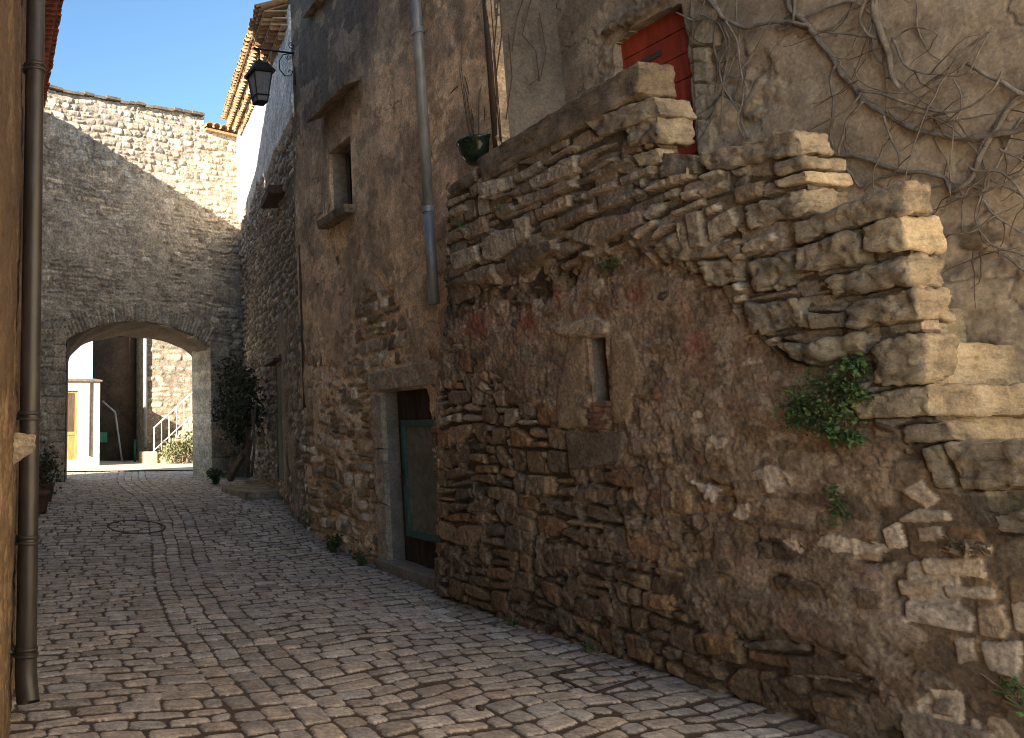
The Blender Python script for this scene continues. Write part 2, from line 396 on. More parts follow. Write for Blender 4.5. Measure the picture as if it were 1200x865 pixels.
def half_tile(mb, o, ax, up, ln, r, th=.014, n=8, taper=.85):
    """barrel tile, arch upward: o = centre of the near end, ax = axis, up = up direction"""
    o = Vector([float(c) for c in o]); ax = Vector(ax).normalized(); up = Vector(up).normalized(); sd = ax.cross(up)
    vs = []
    for e, (pp, k) in enumerate(((o, 1.), (o + ax * ln, taper))):
        for rad in (r * k, r * k - th):
            for i in range(n + 1):
                a = math.pi * i / n; vs.append(pp + sd * math.cos(a) * rad + up * math.sin(a) * rad)
    m = n + 1; fs = []
    for i in range(n):
        fs += [(i, i + 1, 2 * m + i + 1, 2 * m + i), (m + i + 1, m + i, 3 * m + i, 3 * m + i + 1), (i + 1, i, m + i, m + i + 1), (2 * m + i, 2 * m + i + 1, 3 * m + i + 1, 3 * m + i)]
    fs += [(0, 2 * m, 3 * m, m), (n, m + n, 3 * m + n, 2 * m + n)]
    mb.add(vs, fs)
def gauss_at(pn, px, py, ru, rv):
    u, v = pn.uv(px, py); return np.exp(-(((pn.U - u) / ru) ** 2 + ((pn.V - v) / rv) ** 2))
def curve_v(pn, pts):
    q = sorted(pn.pxpoly(pts)); return np.interp(pn.U, [a for a, b in q], [b for a, b in q])
def lerp_pts(a, b, n): return [Vector(a).lerp(Vector(b), i / (n - 1)) for i in range(n)]

# ------------------------------------------------------------------ plan of the place
S_A, S_B = (4.835, 7.75), (4.78, 2.3)            # stair wall
D_A, D_B = (5.45, 12.05), (5.04, 6.55)           # door house front
UX = 5.80                                        # red door wall
AR0 = np.array([3.03, 19.6]); ATH = math.radians(12); ADIR = np.array([math.cos(ATH), math.sin(ATH)]); ANRM = np.array([ADIR[1], -ADIR[0]])
F_A, F_B = (7.85, 21.35), (5.42, 11.95)          # far house
def LX(y): return -.125 + .12 * y                 # left wall line

# ------------------------------------------------------------------ ground and street
mb = MB(); mb.add([(-900, -900, -.06), (900, -900, -.06), (900, 900, -.06), (-900, 900, -.06)], [(0, 1, 2, 3)])
tag(mb.build('ground', M_ground), kind='structure')
vs = [2.0]
while vs[-1] < 25.5: vs.append(vs[-1] + .0098 * max(1., vs[-1] / 5.))
st = Panel((-.8, 0), (9.2, 0), 0, 1, .0112, 1, floor=True, vs=np.array(vs))
XC = lambda y: 1.22 + .175 * y + .12 * math.sin(y * .55 + .4)
n1 = st.noise(1.1, 5, 4); n2 = st.noise(14, 6, 3)
st.H = -.004 + .005 * (n2 - .5); st.C[:] = (.111, .081, .056); st.C = mix(st.C, sst(.5, .7, n1) * .6, (.153, .117, .085))
base0 = np.full_like(st.H, -.008)
PALS = [(0.482, 0.420, 0.352), (0.527, 0.466, 0.394), (0.438, 0.379, 0.315), (0.550, 0.483, 0.413), (0.471, 0.397, 0.327), (0.505, 0.432, 0.352)]
r = random.Random(4)
def cobble(pts, i):
    st.stone([(x + .8, y) for x, y in pts], r.uniform(.011, .016), pick(PALS, .15, r), edge=.016, k=85, wob=.011, tilt=(r.uniform(-.014, .014), r.uniform(-.014, .014)), base=base0, power=.55)
def quadj(x0, x1, y0, y1, j, f):
    g = .0075
    P = [(x0 + g, y0 + g), ((x0 + x1) / 2, y0 + g), (x1 - g, y0 + g), (x1 - g, y1 - g), ((x0 + x1) / 2, y1 - g), (x0 + g, y1 - g)]
    P = [f(a + r.uniform(-j, j), b + r.uniform(-j, j)) for a, b in P]
    if r.random() < .5: P.pop(r.choice((1, 4)))
    return P
NB, WB = 4, .185
for k in range(NB):                                  # long rows of the old gutter
    y = 1.6
    while y < 25:
        l = r.uniform(.15, .29)
        cobble(quadj((k - NB / 2) * WB, (k + 1 - NB / 2) * WB, y, y + l, .013, lambda a, b: (XC(b) + a + .012 * math.sin(b * 4), b + .12 * a)), 0); y += l
for sd in (-1, 1):
    y = 1.2
    while y < 25.5:
        h = r.uniform(.13, .185); x = NB / 2 * WB + .0
        while x < 6.2:
            l = r.uniform(.15, .31)
            if x == NB / 2 * WB: l = r.uniform(.12, .4)
            sl = .16 if sd > 0 else .06
            wv = .045
            f = lambda a, b: (XC(b) + sd * a, b + sl * sd * a + wv * math.sin(a * 2.4 + b * .8) * (1 if sd > 0 else .8) + .02 * math.sin(a * 7 + b * 5))
            xx = XC(y) + sd * x
            if -1 < xx < 9.4:
                q = r.random()
                if q < .05 and h > .19:
                    m = y + h * r.uniform(.4, .6); cobble(quadj(x, x + l, y, m, .012, f), 0); cobble(quadj(x, x + l, m, y + h, .012, f), 0)
                else: cobble(quadj(x, x + l, y, y + h, .014, f), 0)
            x += l
        y += h
# earth gathered along the foot of the right wall
ft = sst(.34, .05, abs((st.U - .8) - np.where(st.V < 7.6, 4.77, np.where(st.V < 12, 5.04 + .075 * (st.V - 6.55), 5.42 + .2585 * (st.V - 11.95)))) + .10 * (n1 - .5))
st.H += ft * .012; st.C = mix(st.C, ft * .55, (.17, .135, .105))
dn = sst(.55, .8, st.noise(.55, 77, 4)); st.C = mix(st.C, dn * .16, (.22, .17, .13))
tag(st.build('street', M_street, skirt=False), kind='structure')

# the hewn stones and loose face stones, traced one by one
HEWN = [[(683, 142), (766, 113), (774, 134), (700, 160)], [(729, 146), (769, 132), (776, 166), (738, 170)], [(740, 182), (770, 174), (775, 190), (748, 196)], [(776, 178), (812, 181), (815, 203), (770, 210)],
 [(818, 178), (931, 151), (944, 178), (826, 202)], [(902, 191), (942, 181), (944, 196), (910, 205)], [(903, 211), (942, 198), (946, 213), (912, 220)], [(869, 241), (942, 218), (946, 249), (876, 271)], [(928, 261), (1059, 211), (1064, 247), (931, 286)],
 [(927, 291), (1002, 271), (1003, 310), (930, 319)], [(1005, 267), (1056, 249), (1063, 293), (1008, 294)], [(963, 327), (1063, 295), (1066, 333), (974, 350)], [(989, 355), (1071, 336), (1078, 376), (990, 385)], [(1013, 405), (1083, 389), (1086, 446), (1020, 453)],
 [(870, 306), (925, 294), (930, 335), (880, 345)], [(866, 357), (935, 345), (940, 385), (876, 392)], [(935, 405), (1008, 388), (1012, 412), (945, 428)], [(906, 402), (935, 402), (944, 426), (925, 420)], [(943, 367), (984, 366), (985, 384), (944, 386)],
 [(1055, 500), (1110, 493), (1122, 517), (1058, 519)], [(1076, 524), (1101, 520), (1117, 570), (1096, 571)], [(762, 290), (800, 262), (808, 300), (775, 312)], [(812, 306), (858, 300), (866, 330), (825, 338)],
 [(990, 468), (1087, 449), (1090, 487), (1006, 491)], [(1102, 519), (1215, 513), (1216, 570), (1124, 576)], [(1153, 600), (1230, 594), (1232, 634), (1166, 624)]]
TRC = [[(205,465),(315,440),(320,480),(215,530)],[(320,440),(410,385),(420,410),(385,445),(325,465)],[(380,455),(545,365),(555,430),(395,495)],[(245,515),(380,470),(385,490),(260,530)],[(330,515),(535,450),(550,480),(345,550)],[(420,400),(520,330),(540,340),(430,405)],
 [(545,430),(560,370),(680,310),(690,340),(575,400)],[(550,455),(740,365),(760,385),(565,470)],[(690,445),(860,380),(875,410),(700,475)],[(430,545),(525,505),(530,545),(440,585)],[(530,515),(680,455),(690,480),(545,535)],[(625,540),(765,480),(780,505),(640,560)],
 [(415,615),(600,535),(615,570),(430,655)],[(485,655),(580,600),(700,575),(780,560),(785,610),(700,650),(610,690)],[(255,550),(310,530),(325,560),(265,590)],[(320,590),(375,580),(370,660),(330,685)],[(205,680),(250,635),(325,620),(330,690),(250,740),(215,735)],[(140,625),(215,580),(230,640),(160,665)],
 [(280,750),(310,700),(470,660),(480,700),(330,795),(290,790)],[(95,715),(190,680),(200,740),(110,770)],[(150,780),(245,745),(255,820),(160,825)],[(460,755),(585,700),(600,725),(480,770)],[(790,490),(950,405),(955,450),(800,500)],[(860,500),(905,480),(910,515),(870,525)],[(915,500),(960,485),(980,510),(925,530)],
 [(980,490),(1060,455),(1070,480),(990,515)],[(970,440),(1055,412),(1060,435),(980,455)],[(880,565),(985,520),(1000,540),(890,585)],[(1000,555),(1045,535),(1050,560),(1005,585)],[(935,570),(990,560),(1000,690),(950,700)],[(1005,600),(1095,550),(1115,620),(1015,675)],
 [(790,690),(850,610),(915,600),(920,720),(850,750),(795,745)],[(925,740),(1035,680),(1045,710),(935,765)],[(1045,680),(1115,655),(1120,680),(1060,710)],[(1105,480),(1195,455),(1195,510),(1110,545)],[(1115,565),(1200,515),(1230,600),(1120,640)],[(1120,690),(1200,650),(1200,700),(1130,715)],
 [(740,640),(800,605),(830,590),(835,610),(760,665)],[(810,540),(860,530),(855,560),(800,600),(785,580)],[(640,700),(740,660),(750,690),(650,720)],[(60,580),(140,540),(160,560),(70,600)],[(75,650),(135,620),(140,650),(85,680)],[(580,420),(680,370),(690,385),(590,440)],[(770,450),(785,440),(790,480),(775,490)]]
TRC = [[(500 + x / 3, 60 + y / 3) for x, y in P] for P in TRC] + [[(800 + x / 3, 250 + y / 3) for x, y in P] for P in
 [[(225,105),(340,65),(350,95),(240,135)],[(150,105),(215,88),(220,105),(160,135)],[(195,150),(225,140),(230,165),(200,180)],[(195,250),(215,240),(235,270),(205,280)],[(200,290),(240,285),(240,310),(205,320)],[(390,245),(470,235),(480,270),(405,290)],[(405,300),(490,285),(495,310),(420,320)],[(420,335),(550,310),(555,325),(425,350)],[(250,460),(345,435),(350,455),(255,485)],[(360,435),(435,418),(440,440),(380,450)]]]
# stones of the lower right corner and along the wall foot
TRL = [[(1045,610),(1075,595),(1110,600),(1112,612),(1060,612)],[(1030,620),(1050,611),(1062,640),(1040,645)],[(1072,618),(1100,616),(1106,632),(1078,636)],[(1052,678),(1098,682),(1098,700),(1056,698)],[(1062,704),(1120,706),(1143,722),(1140,741),(1064,728)],[(1145,712),(1175,708),(1186,735),(1180,750),(1150,745)],[(1080,655),(1150,652),(1155,678),(1084,674)],[(1105,686),(1165,688),(1168,702),(1110,702)],[(1150,752),(1200,750),(1200,800),(1160,785)],[(1115,640),(1160,638),(1160,652),(1118,652)],
 [(1184,708),(1215,704),(1215,745),(1190,740)],[(1120,748),(1142,748),(1148,775),(1124,778)],[(995,635),(1033,640),(1030,660),(1000,655)],[(890,636),(935,640),(932,655),(895,652)],[(905,673),(965,690),(965,697),(908,690)],[(925,765),(1010,775),(1012,800),(930,792)],[(1052,575),(1075,560),(1100,585),(1085,598)],[(1046,545),(1074,540),(1085,570),(1060,572)]]
# ------------------------------------------------------------------ the stone staircase on the right
stair = empty('stone_staircase', (4.85, 5.2, 0), label='rubble stone outdoor staircase with rough steps, a long coping slab and a small slit window', cat='staircase')
pn = Panel(S_A, S_B, -.12, 4.0, .0072, .0072, side=-1)
prof = [(505, 232), (522, 232), (557, 214), (650, 164), (748, 118), (764, 128), (771, 150), (776, 178), (820, 196), (885, 187), (938, 186), (942, 200), (944, 225), (946, 258), (1000, 249), (1056, 240), (1060, 285), (1064, 335), (1068, 380), (1074, 430), (1080, 470), (1100, 500), (1108, 525), (1150, 560), (1160, 600), (1215, 615), (1260, 640)]
q = [pn.uv(*p) for p in prof]; uu = np.maximum.accumulate(np.array([a for a, b in q]) + np.arange(len(q)) * 1e-4)
top = lambda u: np.interp(u, uu, [b for a, b in q])
cu, cv = pn.cell_uv(); pn.M &= cv < top(cu)
_le = sorted([(b, a) for a, b in pn.pxpoly([(516, 690), (512, 560), (511, 450), (518, 395), (525, 345), (526, 215)])]); pn.M &= cu > np.interp(cv, [q_[0] for q_ in _le], [q_[1] for q_ in _le]) + .02 * (vn(cv * 9, cv * 0, 5) - .5)
OB = curve_v(pn, [(500, 345), (520, 338), (560, 335), (600, 322), (650, 300), (700, 300), (740, 290), (765, 300), (800, 315), (850, 335), (875, 385), (905, 408), (930, 428), (985, 432), (1010, 455), (1030, 500), (1060, 520), (1110, 580), (1160, 640), (1300, 660)])
obn = OB + .10 * (pn.noise(5, 31, 3) - .5)
upm = sst(-.03, .05, pn.V - obn)                       # 1 on the dry-stone head of the wall
fa = pn.noise(2.2, 41, 5); fb = pn.noise(6, 42, 4); fc = pn.noise(22, 43, 4); fd = pn.noise(.9, 44, 3)
base = -.05 + .06 * upm * sst(.9, 2.0, pn.V) + .022 * (fa - .5) + .008 * (fb - .5) + .007 * (fc - .5)
base += .022 * sst(3.6, 4.6, pn.U) * sst(1.7, 1.3, pn.V)
base += .05 * sst(1.2, .2, pn.V)                       # battered foot
pn.base = base; pn.H = base.copy()
pn.C[:] = (.105, .076, .050); pn.C = mix(pn.C, sst(.4, .65, fb), (.134, .099, .069))
BRN = [(.218, .153, .095), (.180, .129, .083), (.256, .180, .110), (.164, .123, .087), (.284, .197, .114), (.241, .148, .087), (.197, .159, .120)]
GRY = [(.301, .240, .178), (.262, .202, .146), (.335, .273, .207), (.240, .186, .137), (.301, .223, .157), (.356, .296, .228)]
LGT = [(.550, .456, .354), (.487, .393, .299), (.581, .487, .393), (.440, .354, .267)]
rs = random.Random(21)
def stones_in(pn, polys, test, hh, pal, edge, k=55, wob=.035, tl=.12, power=.55):
    for P in polys:
        c = np.mean(P, 0)
        if not test(c[0], c[1]): continue
        pl = pal(c[0], c[1]) if callable(pal) else pal
        pn.stone(P, rs.uniform(*hh), pick(pl, .26, rs), edge=edge * rs.uniform(.8, 1.3), k=k, wob=wob, tilt=(rs.uniform(-tl, tl), rs.uniform(-tl, tl)), power=power)
obu = lambda u: float(np.interp(u, pn.u, OB[0]))
lowpal = lambda u, v: LGT + GRY if u > 4.4 else (BRN if v < 1.6 else BRN + GRY)
stones_in(pn, rubble(-.1, 5.6, -.12, 2.6, (.07, .21), (.12, .46), .004, .42, .020, .035, 5), lambda u, v: v < obu(u) - .02 and u < 4.25 + .25 * math.sin(v * 5), (.034, .062), lowpal, .015, k=150, wob=.02, tl=.08)
stones_in(pn, rubble(-.1, 5.6, 1.2, 4.1, (.11, .23), (.18, .55), .006, .42, .020, .02, 9, slope=.012), lambda u, v: v > obu(u) - .04, (.012, .028), GRY, .014, k=150, wob=.018, tl=.06, power=.5)
for P in TRC: pn.stone(pn.pxpoly(P), rs.uniform(.050, .075), pick(GRY, .24, rs), edge=rs.uniform(.012, .018), k=230, wob=.014, tilt=(rs.uniform(-.12, .12), rs.uniform(-.12, .12)), power=.6)
_mr = sst(3.9, 4.5, pn.U + .5 * (fb - .5)) * (1 - upm); pn.C = mix(pn.C, _mr * .8, (.23, .178, .13)); pn.H += _mr * (.012 * (fb - .5) + .012 * (fc - .5))
for P in rubble(4.1, 5.6, -.1, 1.75, (.10, .24), (.14, .36), .012, .2, .02, .03, 19):
    pn.stone(P, rs.uniform(.004, .018), pick(LGT + GRY + BRN, .22, rs), edge=.015, k=120, wob=.03, tilt=(rs.uniform(-.03, .03), rs.uniform(-.03, .03))) if np.mean(P, 0)[1] < obu(np.mean(P, 0)[0]) and np.mean(P, 0)[0] > 4.3 else None
for P in TRL: pn.stone(pn.pxpoly(P), rs.uniform(.028, .038), pick(LGT, .18, rs), edge=rs.uniform(.012, .018), k=230, wob=.014, tilt=(rs.uniform(-.08, .08), rs.uniform(-.08, .08)), power=.55)
# render (lime plaster) still clinging to the middle of the wall
cov = .05 + .70 * gauss_at(pn, 800, 430, 1.2, .75) + .80 * gauss_at(pn, 640, 400, 1.0, .38) + .55 * gauss_at(pn, 950, 560, .75, .5) + .45 * gauss_at(pn, 1000, 730, .45, .4) - .35 * gauss_at(pn, 1130, 690, .4, .5) - .25 * gauss_at(pn, 580, 520, .6, .4) + .35 * gauss_at(pn, 560, 380, .6, .25) + .45 * gauss_at(pn, 880, 680, .6, .3)
cov = cov + .75 * (fa - .5) + .7 * (fb - .5) + .45 * (fc - .5)
cov *= 1 - upm
for P in TRL:
    c_ = np.mean(pn.pxpoly(P), 0); e_ = np.ptp(np.array(pn.pxpoly(P)), 0); cov = cov - .7 * np.exp(-(((pn.U - c_[0]) / (e_[0] * .75)) ** 2 + ((pn.V - c_[1]) / (e_[1] * .75)) ** 2) ** 2)
pl_h = base + .014 + .026 * sst(.17, .23, cov) + .018 * sst(.24, .7, cov) + .010 * (fb - .5) + .010 * (fc - .5) + .006 * (pn.noise(50, 45, 2) - .5)
over = sst(-.006, .006, pl_h - pn.H) * sst(.16, .26, cov); thin = sst(.95, .25, cov) * .55; SC = pn.C.copy()
pn.H = np.maximum(pn.H, np.where(cov > .16, pl_h, -9))
pc = mix(np.ones_like(pn.C) * (.271, .199, .136), sst(.42, .6, fb), (.325, .241, .169))
pc = mix(pc, sst(.5, .68, fa) * .8, (.205, .154, .109)); pc = mix(pc, sst(.55, .72, fc) * .5, (.362, .284, .205))
vA = pn.noise(4.2, 51, 5, 5.5); vB = pn.noise(9, 52, 4, 11)
pc = mix(pc, sst(.54, .58, vA) * .7, (.178, .136, .101)); pc = mix(pc, sst(.56, .59, pn.noise(3.4, 53, 5, 4.4)) * .65, (.391, .305, .224)); pc = mix(pc, sst(.60, .63, vB) * .6, (.460, .380, .299)); pc = mix(pc, sst(.60, .64, pn.noise(7, 54, 4, 8)) * .5, (.299, .178, .121))
pc = mix(pc, sst(.5, .62, pn.noise(1.6, 48, 4)) * sst(-1, 1, pn.U - 3.4) * .8, (.442, .361, .287))
for (x, y, a, b, w) in [(556, 380, .2, .12, .9), (620, 376, .13, .1, .9), (706, 362, .08, .09, 1.), (742, 345, .1, .12, .7), (815, 405, .08, .25, .55), (560, 345, .3, .08, .5), (640, 350, .25, .08, .6), (770, 470, .05, .2, .5)]:
    pc = mix(pc, np.clip(gauss_at(pn, x, y, a * 1.25, b * 1.25) * 1.7 * w - .4 + (fb - .5) * 2.2, 0, 1) * sst(.05, .3, gauss_at(pn, x, y, a * 1.4, b * 1.4)) * .75, (.30, .085, .052))
pc = pc * (1 - thin[..., None]) + SC * 1.12 * thin[..., None]
pn.C = pn.C * (1 - over[..., None]) + pc * over[..., None]
for (x, y, a, b) in [(820, 487, .07, .05), (835, 518, .10, .05), (830, 572, .13, .09), (905, 560, .10, .08), (1000, 640, .22, .04), (935, 640, .10, .04), (870, 600, .07, .06), (1090, 720, .05, .03)]:
    wm = sst(.42, .56, gauss_at(pn, x, y, a, b) * 1.6 - .35 + (fb - .5) * 2. + (fc - .5) * 1.8) * sst(.08, .3, gauss_at(pn, x, y, a, b)); pn.C = mix(pn.C, wm * .9, (.58, .49, .40)); pn.H += wm * .008
# flush stones that show through the worn render, and a few cracks
H0 = pn.H.copy()
FL = [((743,516),(784,512),(787,531),(745,534),1.2),((773,560),(790,558),(793,594),(777,597),.95),((711,588),(752,590),(755,603),(713,603),.55),((737,609),(772,606),(776,628),(741,630),1.05),((784,606),(832,604),(836,630),(790,634),.9),((888,632),(915,628),(937,650),(893,655),.5),((907,674),(945,680),(968,692),(915,690),.5),
 ((925,764),(980,768),(1016,795),(935,790),.5),((900,795),(960,792),(982,820),(905,822),.55),((767,697),(796,696),(799,714),(770,714),1.5),((834,742),(864,740),(868,765),(838,768),1.3),((807,782),(850,785),(860,812),(812,815),.8),((700,655),(752,660),(756,680),(705,678),.6),((640,640),(690,645),(692,664),(644,662),.75),
 ((680,700),(722,704),(724,722),(684,722),.7),((752,735),(792,742),(796,760),(756,758),.6),((860,565),(900,560),(905,580),(865,585),1.1),((1010,690),(1040,694),(1042,715),(1012,712),.8),((960,600),(985,597),(990,622),(963,625),.9),((820,655),(860,655),(864,672),(824,672),.7),((600,560),(640,558),(642,580),(602,582),.85),((660,575),(700,573),(702,590),(663,592),.8)]
for q_ in FL:
    pn.stone(pn.pxpoly(q_[:4]), .016, tuple(c * q_[4] for c in (.25, .185, .13) if True) if q_[4] < 1.25 else tuple(c * q_[4] for c in (.26, .16, .085)), edge=.012, k=150, wob=.03, base=H0)
cn = pn.noise(1.7, 57, 5); ck = sst(.007, .002, abs(cn - .5)) * sst(.45, .6, pn.noise(1.1, 58, 3)) * over; pn.H -= .010 * ck; pn.C = mix(pn.C, ck * .6, (.07, .055, .042))
# damp brown foot, sooty streak by the downpipe
stain = sst(1.0, .1, pn.V + .5 * (fa - .5)) * sst(5.0, 3.6, pn.U); pn.C = mix(pn.C, stain * .45, (.115, .078, .050))
soot = np.clip(gauss_at(pn, 518, 345, .3, .35) * 1.3, 0, 1) * (.5 + fb); pn.C = mix(pn.C, soot * .8, (.05, .043, .038))
pn.C = mix(pn.C, sst(.55, .7, pn.noise(3, 49, 4)) * upm * .3, (.20, .18, .15))
# the slit window: stone lintel, rendered jambs, brick fill and patch under it
def P_(*pts): return pn.pxpoly(pts)
def flat(poly, h, col, wob=.012, edge=.02, tilt=(0, 0), k=120): pn.stone(poly, h, col, edge=edge, k=k, wob=wob, tilt=tilt, base=np.zeros_like(pn.H), power=.5)
flat(P_((668, 392), (688, 394), (688, 500), (655, 502), (652, 470)), .020, (.30, .222, .152), .02, .05)
flat(P_((716, 392), (742, 398), (752, 430), (738, 492), (718, 496)), .018, (.32, .235, .155), .02, .05)
flat(P_((652, 384), (700, 370), (716, 378), (714, 392), (688, 396), (656, 393)), .045, (.40, .325, .24), .012, .025)
flat(P_((664, 508), (733, 505), (728, 540), (700, 548), (668, 551)), .016, (.17, .135, .10), .008, .015)
for k in range(5):
    y = 472 + k * 6.6
    flat(P_((688 + (k % 2) * 3, y), (716 - (k % 3) * 3, y - 1), (716 - (k % 3) * 3, y + 5), (688 + (k % 2) * 3, y + 6)), .018, (.20, .112, .082), .006, .01)
u0, v1 = pn.uv(690, 397); u1, v0 = pn.uv(716, 470)
pn.hole(u0, u1, v0, v1)
pn.C = pn.C * (1 + (1 - upm)[..., None] * np.array([.02, -.03, -.08]))
pn.H *= 1 - .38 * sst(2.8, 4.8, pn.U)                     # the wall is smoother towards the street end
for P in HEWN:                                          # seats of the hewn stones
    pp_ = np.array(pn.pxpoly(P)); cc_ = pp_.mean(0); W_ = np.ones(pn.U.shape, bool); ar = sum(pp_[a][0] * pp_[(a + 1) % 4][1] - pp_[(a + 1) % 4][0] * pp_[a][1] for a in range(4)); sg = 1 if ar > 0 else -1
    for a in range(4):
        e = pp_[(a + 1) % 4] - pp_[a]; l = np.hypot(*e); W_ &= ((pn.U - pp_[a][0]) * e[1] - (pn.V - pp_[a][1]) * e[0]) / l * sg < .004
    pn.H = np.where(W_, np.minimum(pn.H, -.03), pn.H)
_pu = pn.pxpoly([(925, 300)])[0][0]; pn.H = np.where((pn.U > _pu) & (pn.V > 1.85), np.minimum(pn.H, -.012), pn.H)
pn.H = np.where(pn.U > pn.pxpoly([(1062, 320)])[0][0], np.where(pn.V > 1.3, np.minimum(pn.H, .0), pn.H), pn.H)
pn.build('rubble_wall', M_wall, stair, thick=.13)
w_y1, w_y0 = S_A[1] - u0, S_A[1] - u1
wn = empty('window', (4.86, (w_y0 + w_y1) / 2, v0)); wn.parent = stair; wn.location = Vector(wn.location) - Vector(stair.location)
mb = MB()
for (a, b, c, d) in ((w_y0 - .03, w_y0 + .004, v0 - .02, v1 + .02), (w_y1 - .004, w_y1 + .03, v0 - .02, v1 + .02), (w_y0, w_y1, v0 - .03, v0 + .004), (w_y0, w_y1, v1 - .004, v1 + .03)):
    mb.box(4.835, 5.02, a, b, c, d)
mb.build('reveal', M_frame, wn)
mb = MB(); mb.box(4.93, 4.96, w_y0 + .004, w_y0 + .055, v0 + .004, v1 - .004); mb.box(4.935, 4.955, w_y0 + .061, w_y1 - .004, v0 + .004, v1 - .004); mb.build('shutter', M_darkwood, wn)
# coping and hewn stones, traced one by one
def sq(pts, dx=0.): return [on_wall(x, y, (S_A[0] + dx, S_A[1]), (S_B[0] + dx, S_B[1])) for x, y in pts]
def hewn(name, pts, depth, mat, seed, r=.008, rough=.0095, dx=-.065, label=None):
    o = block(name, sq(pts, dx), depth, mat, stair, r, rough=rough, seed=seed)
    if label: o['label'] = label
    return o
hewn('coping_slab', [(557, 186), (747, 70), (749, 109), (566, 214)], .34, M_coping, 1, .022, .011)
hewn('coping_slab', [(521, 222), (555, 196), (557, 213), (529, 229)], .3, M_coping, 2, .02, .01)
Q = 'hewn_stone'
hewn(Q, [(683, 142), (766, 113), (774, 134), (700, 160)], .30, M_lime2, 3)
hewn(Q, [(729, 146), (769, 132), (776, 166), (738, 170)], .32, M_lime2, 4, .035, .02)
hewn(Q, [(740, 182), (770, 174), (775, 190), (748, 196)], .14, M_lime, 5)
hewn(Q, [(776, 178), (812, 181), (815, 203), (770, 210)], .12, M_lime2, 25)
hewn(Q, [(818, 178), (931, 151), (944, 178), (826, 202)], .24, M_lime2, 6, .03, .016)
hewn(Q, [(902, 191), (942, 181), (944, 196), (910, 205)], .32, M_lime2, 7, .02)
hewn(Q, [(903, 211), (942, 198), (946, 213), (912, 220)], .34, M_lime, 8, .02)
hewn(Q, [(869, 241), (942, 218), (946, 249), (876, 271)], .34, M_lime2, 9, .03, .016)
hewn(Q, [(928, 261), (1059, 211), (1064, 247), (931, 286)], .17, M_lime2, 10, .02, .013)
hewn(Q, [(927, 291), (1002, 271), (1003, 310), (930, 319)], .2, M_lime2, 11, .03, .018)
hewn(Q, [(1005, 267), (1056, 249), (1063, 293), (1008, 294)], .27, M_lime, 12, .02, .013)
hewn(Q, [(963, 327), (1063, 295), (1066, 333), (974, 350)], .25, M_lime2, 13, .04, .018)
hewn(Q, [(989, 355), (1071, 336), (1078, 376), (990, 385)], .24, M_lime2, 14, .03, .018)
hewn(Q, [(1013, 405), (1040, 390), (1083, 389), (1085, 447)][:1] + [(1083, 389), (1086, 446), (1020, 453)], .22, M_lime2, 15, .04, .018)
hewn(Q, [(870, 306), (925, 294), (930, 335), (880, 345)], .2, M_lime2, 16, .05, .02)
hewn(Q, [(866, 357), (935, 345), (940, 385), (876, 392)], .22, M_lime2, 17, .05, .022)
hewn(Q, [(935, 405), (1008, 388), (1012, 412), (945, 428)], .2, M_lime2, 18, .04, .018)
hewn(Q, [(906, 402), (935, 402), (944, 426), (925, 420)], .16, M_lime2, 19, .03)
hewn(Q, [(943, 367), (984, 366), (985, 384), (944, 386)], .16, M_lime2, 20, .02)
hewn(Q, [(1055, 500), (1110, 493), (1122, 517), (1058, 519)], .22, M_lime2, 21, .02, dx=-.03)
hewn(Q, [(1076, 524), (1101, 520), (1117, 570), (1096, 571)], .3, M_lime2, 22, .02, dx=-.03)
hewn(Q, [(762, 290), (800, 262), (808, 300), (775, 312)], .2, M_lime2, 23, .05, .02)
hewn(Q, [(812, 306), (858, 300), (866, 330), (825, 338)], .22, M_lime2, 24, .05, .02)
# steps: the lower ones show their noses, the upper ones climb behind the pier
def step(y0, y1, z1, h, x0, mat, seed, lip=.03):
    quad = [(x0, y1, z1), (x0, y0, z1), (x0, y0, z1 - h), (x0, y1, z1 - h)]
    return block('step', quad, UX + .02 - x0, mat, stair, .02, rough=.010, seed=seed)
A1 = sq([(1088, 449), (1090, 488)], -.04); yA = float(A1[0][1])
hewn('step', [(990, 468), (1087, 449), (1090, 487), (1006, 491)], 1.06, M_lime2, 30, .02, .012, dx=-.05)
hewn('step', [(1102, 519), (1215, 513), (1216, 570), (1124, 576)], 1.06, M_lime2, 31, .025, .014, dx=-.05)
hewn('step', [(1153, 600), (1230, 594), (1232, 634), (1166, 624)], 1.06, M_lime2, 32, .03, .014, dx=-.10)
zA = float(A1[0][2])
for k in range(7):
    step(yA + .22 + .23 * k, yA + .60 + .23 * k, zA + .235 + .228 * k, .24, 5.06, M_lime, 40 + k)
for k, (ya_, za_) in enumerate(((2.12, .95), (1.82, .64), (1.52, .33))):   # lowest steps, down to the street
    step(ya_, ya_ + .55, za_, .34, 4.74, M_lime2, 70 + k)
mb = MB()                                              # solid core of the flight and the landing
mb.box(4.98, UX + .03, yA + .10, yA + .62, -.05, zA - .12)
mb.box(4.98, UX + .03, yA - .27, yA + .098, -.05, zA - .27)
mb.box(4.98, UX + .03, yA - .60, yA - .272, -.05, zA - .62)
mb.box(5.08, UX + .03, yA + .622, 4.6, -.05, zA - .05); mb.box(5.08, UX + .03, 4.602, 6.54, -.05, 3.25)
mb.build('core', M_lime, stair)
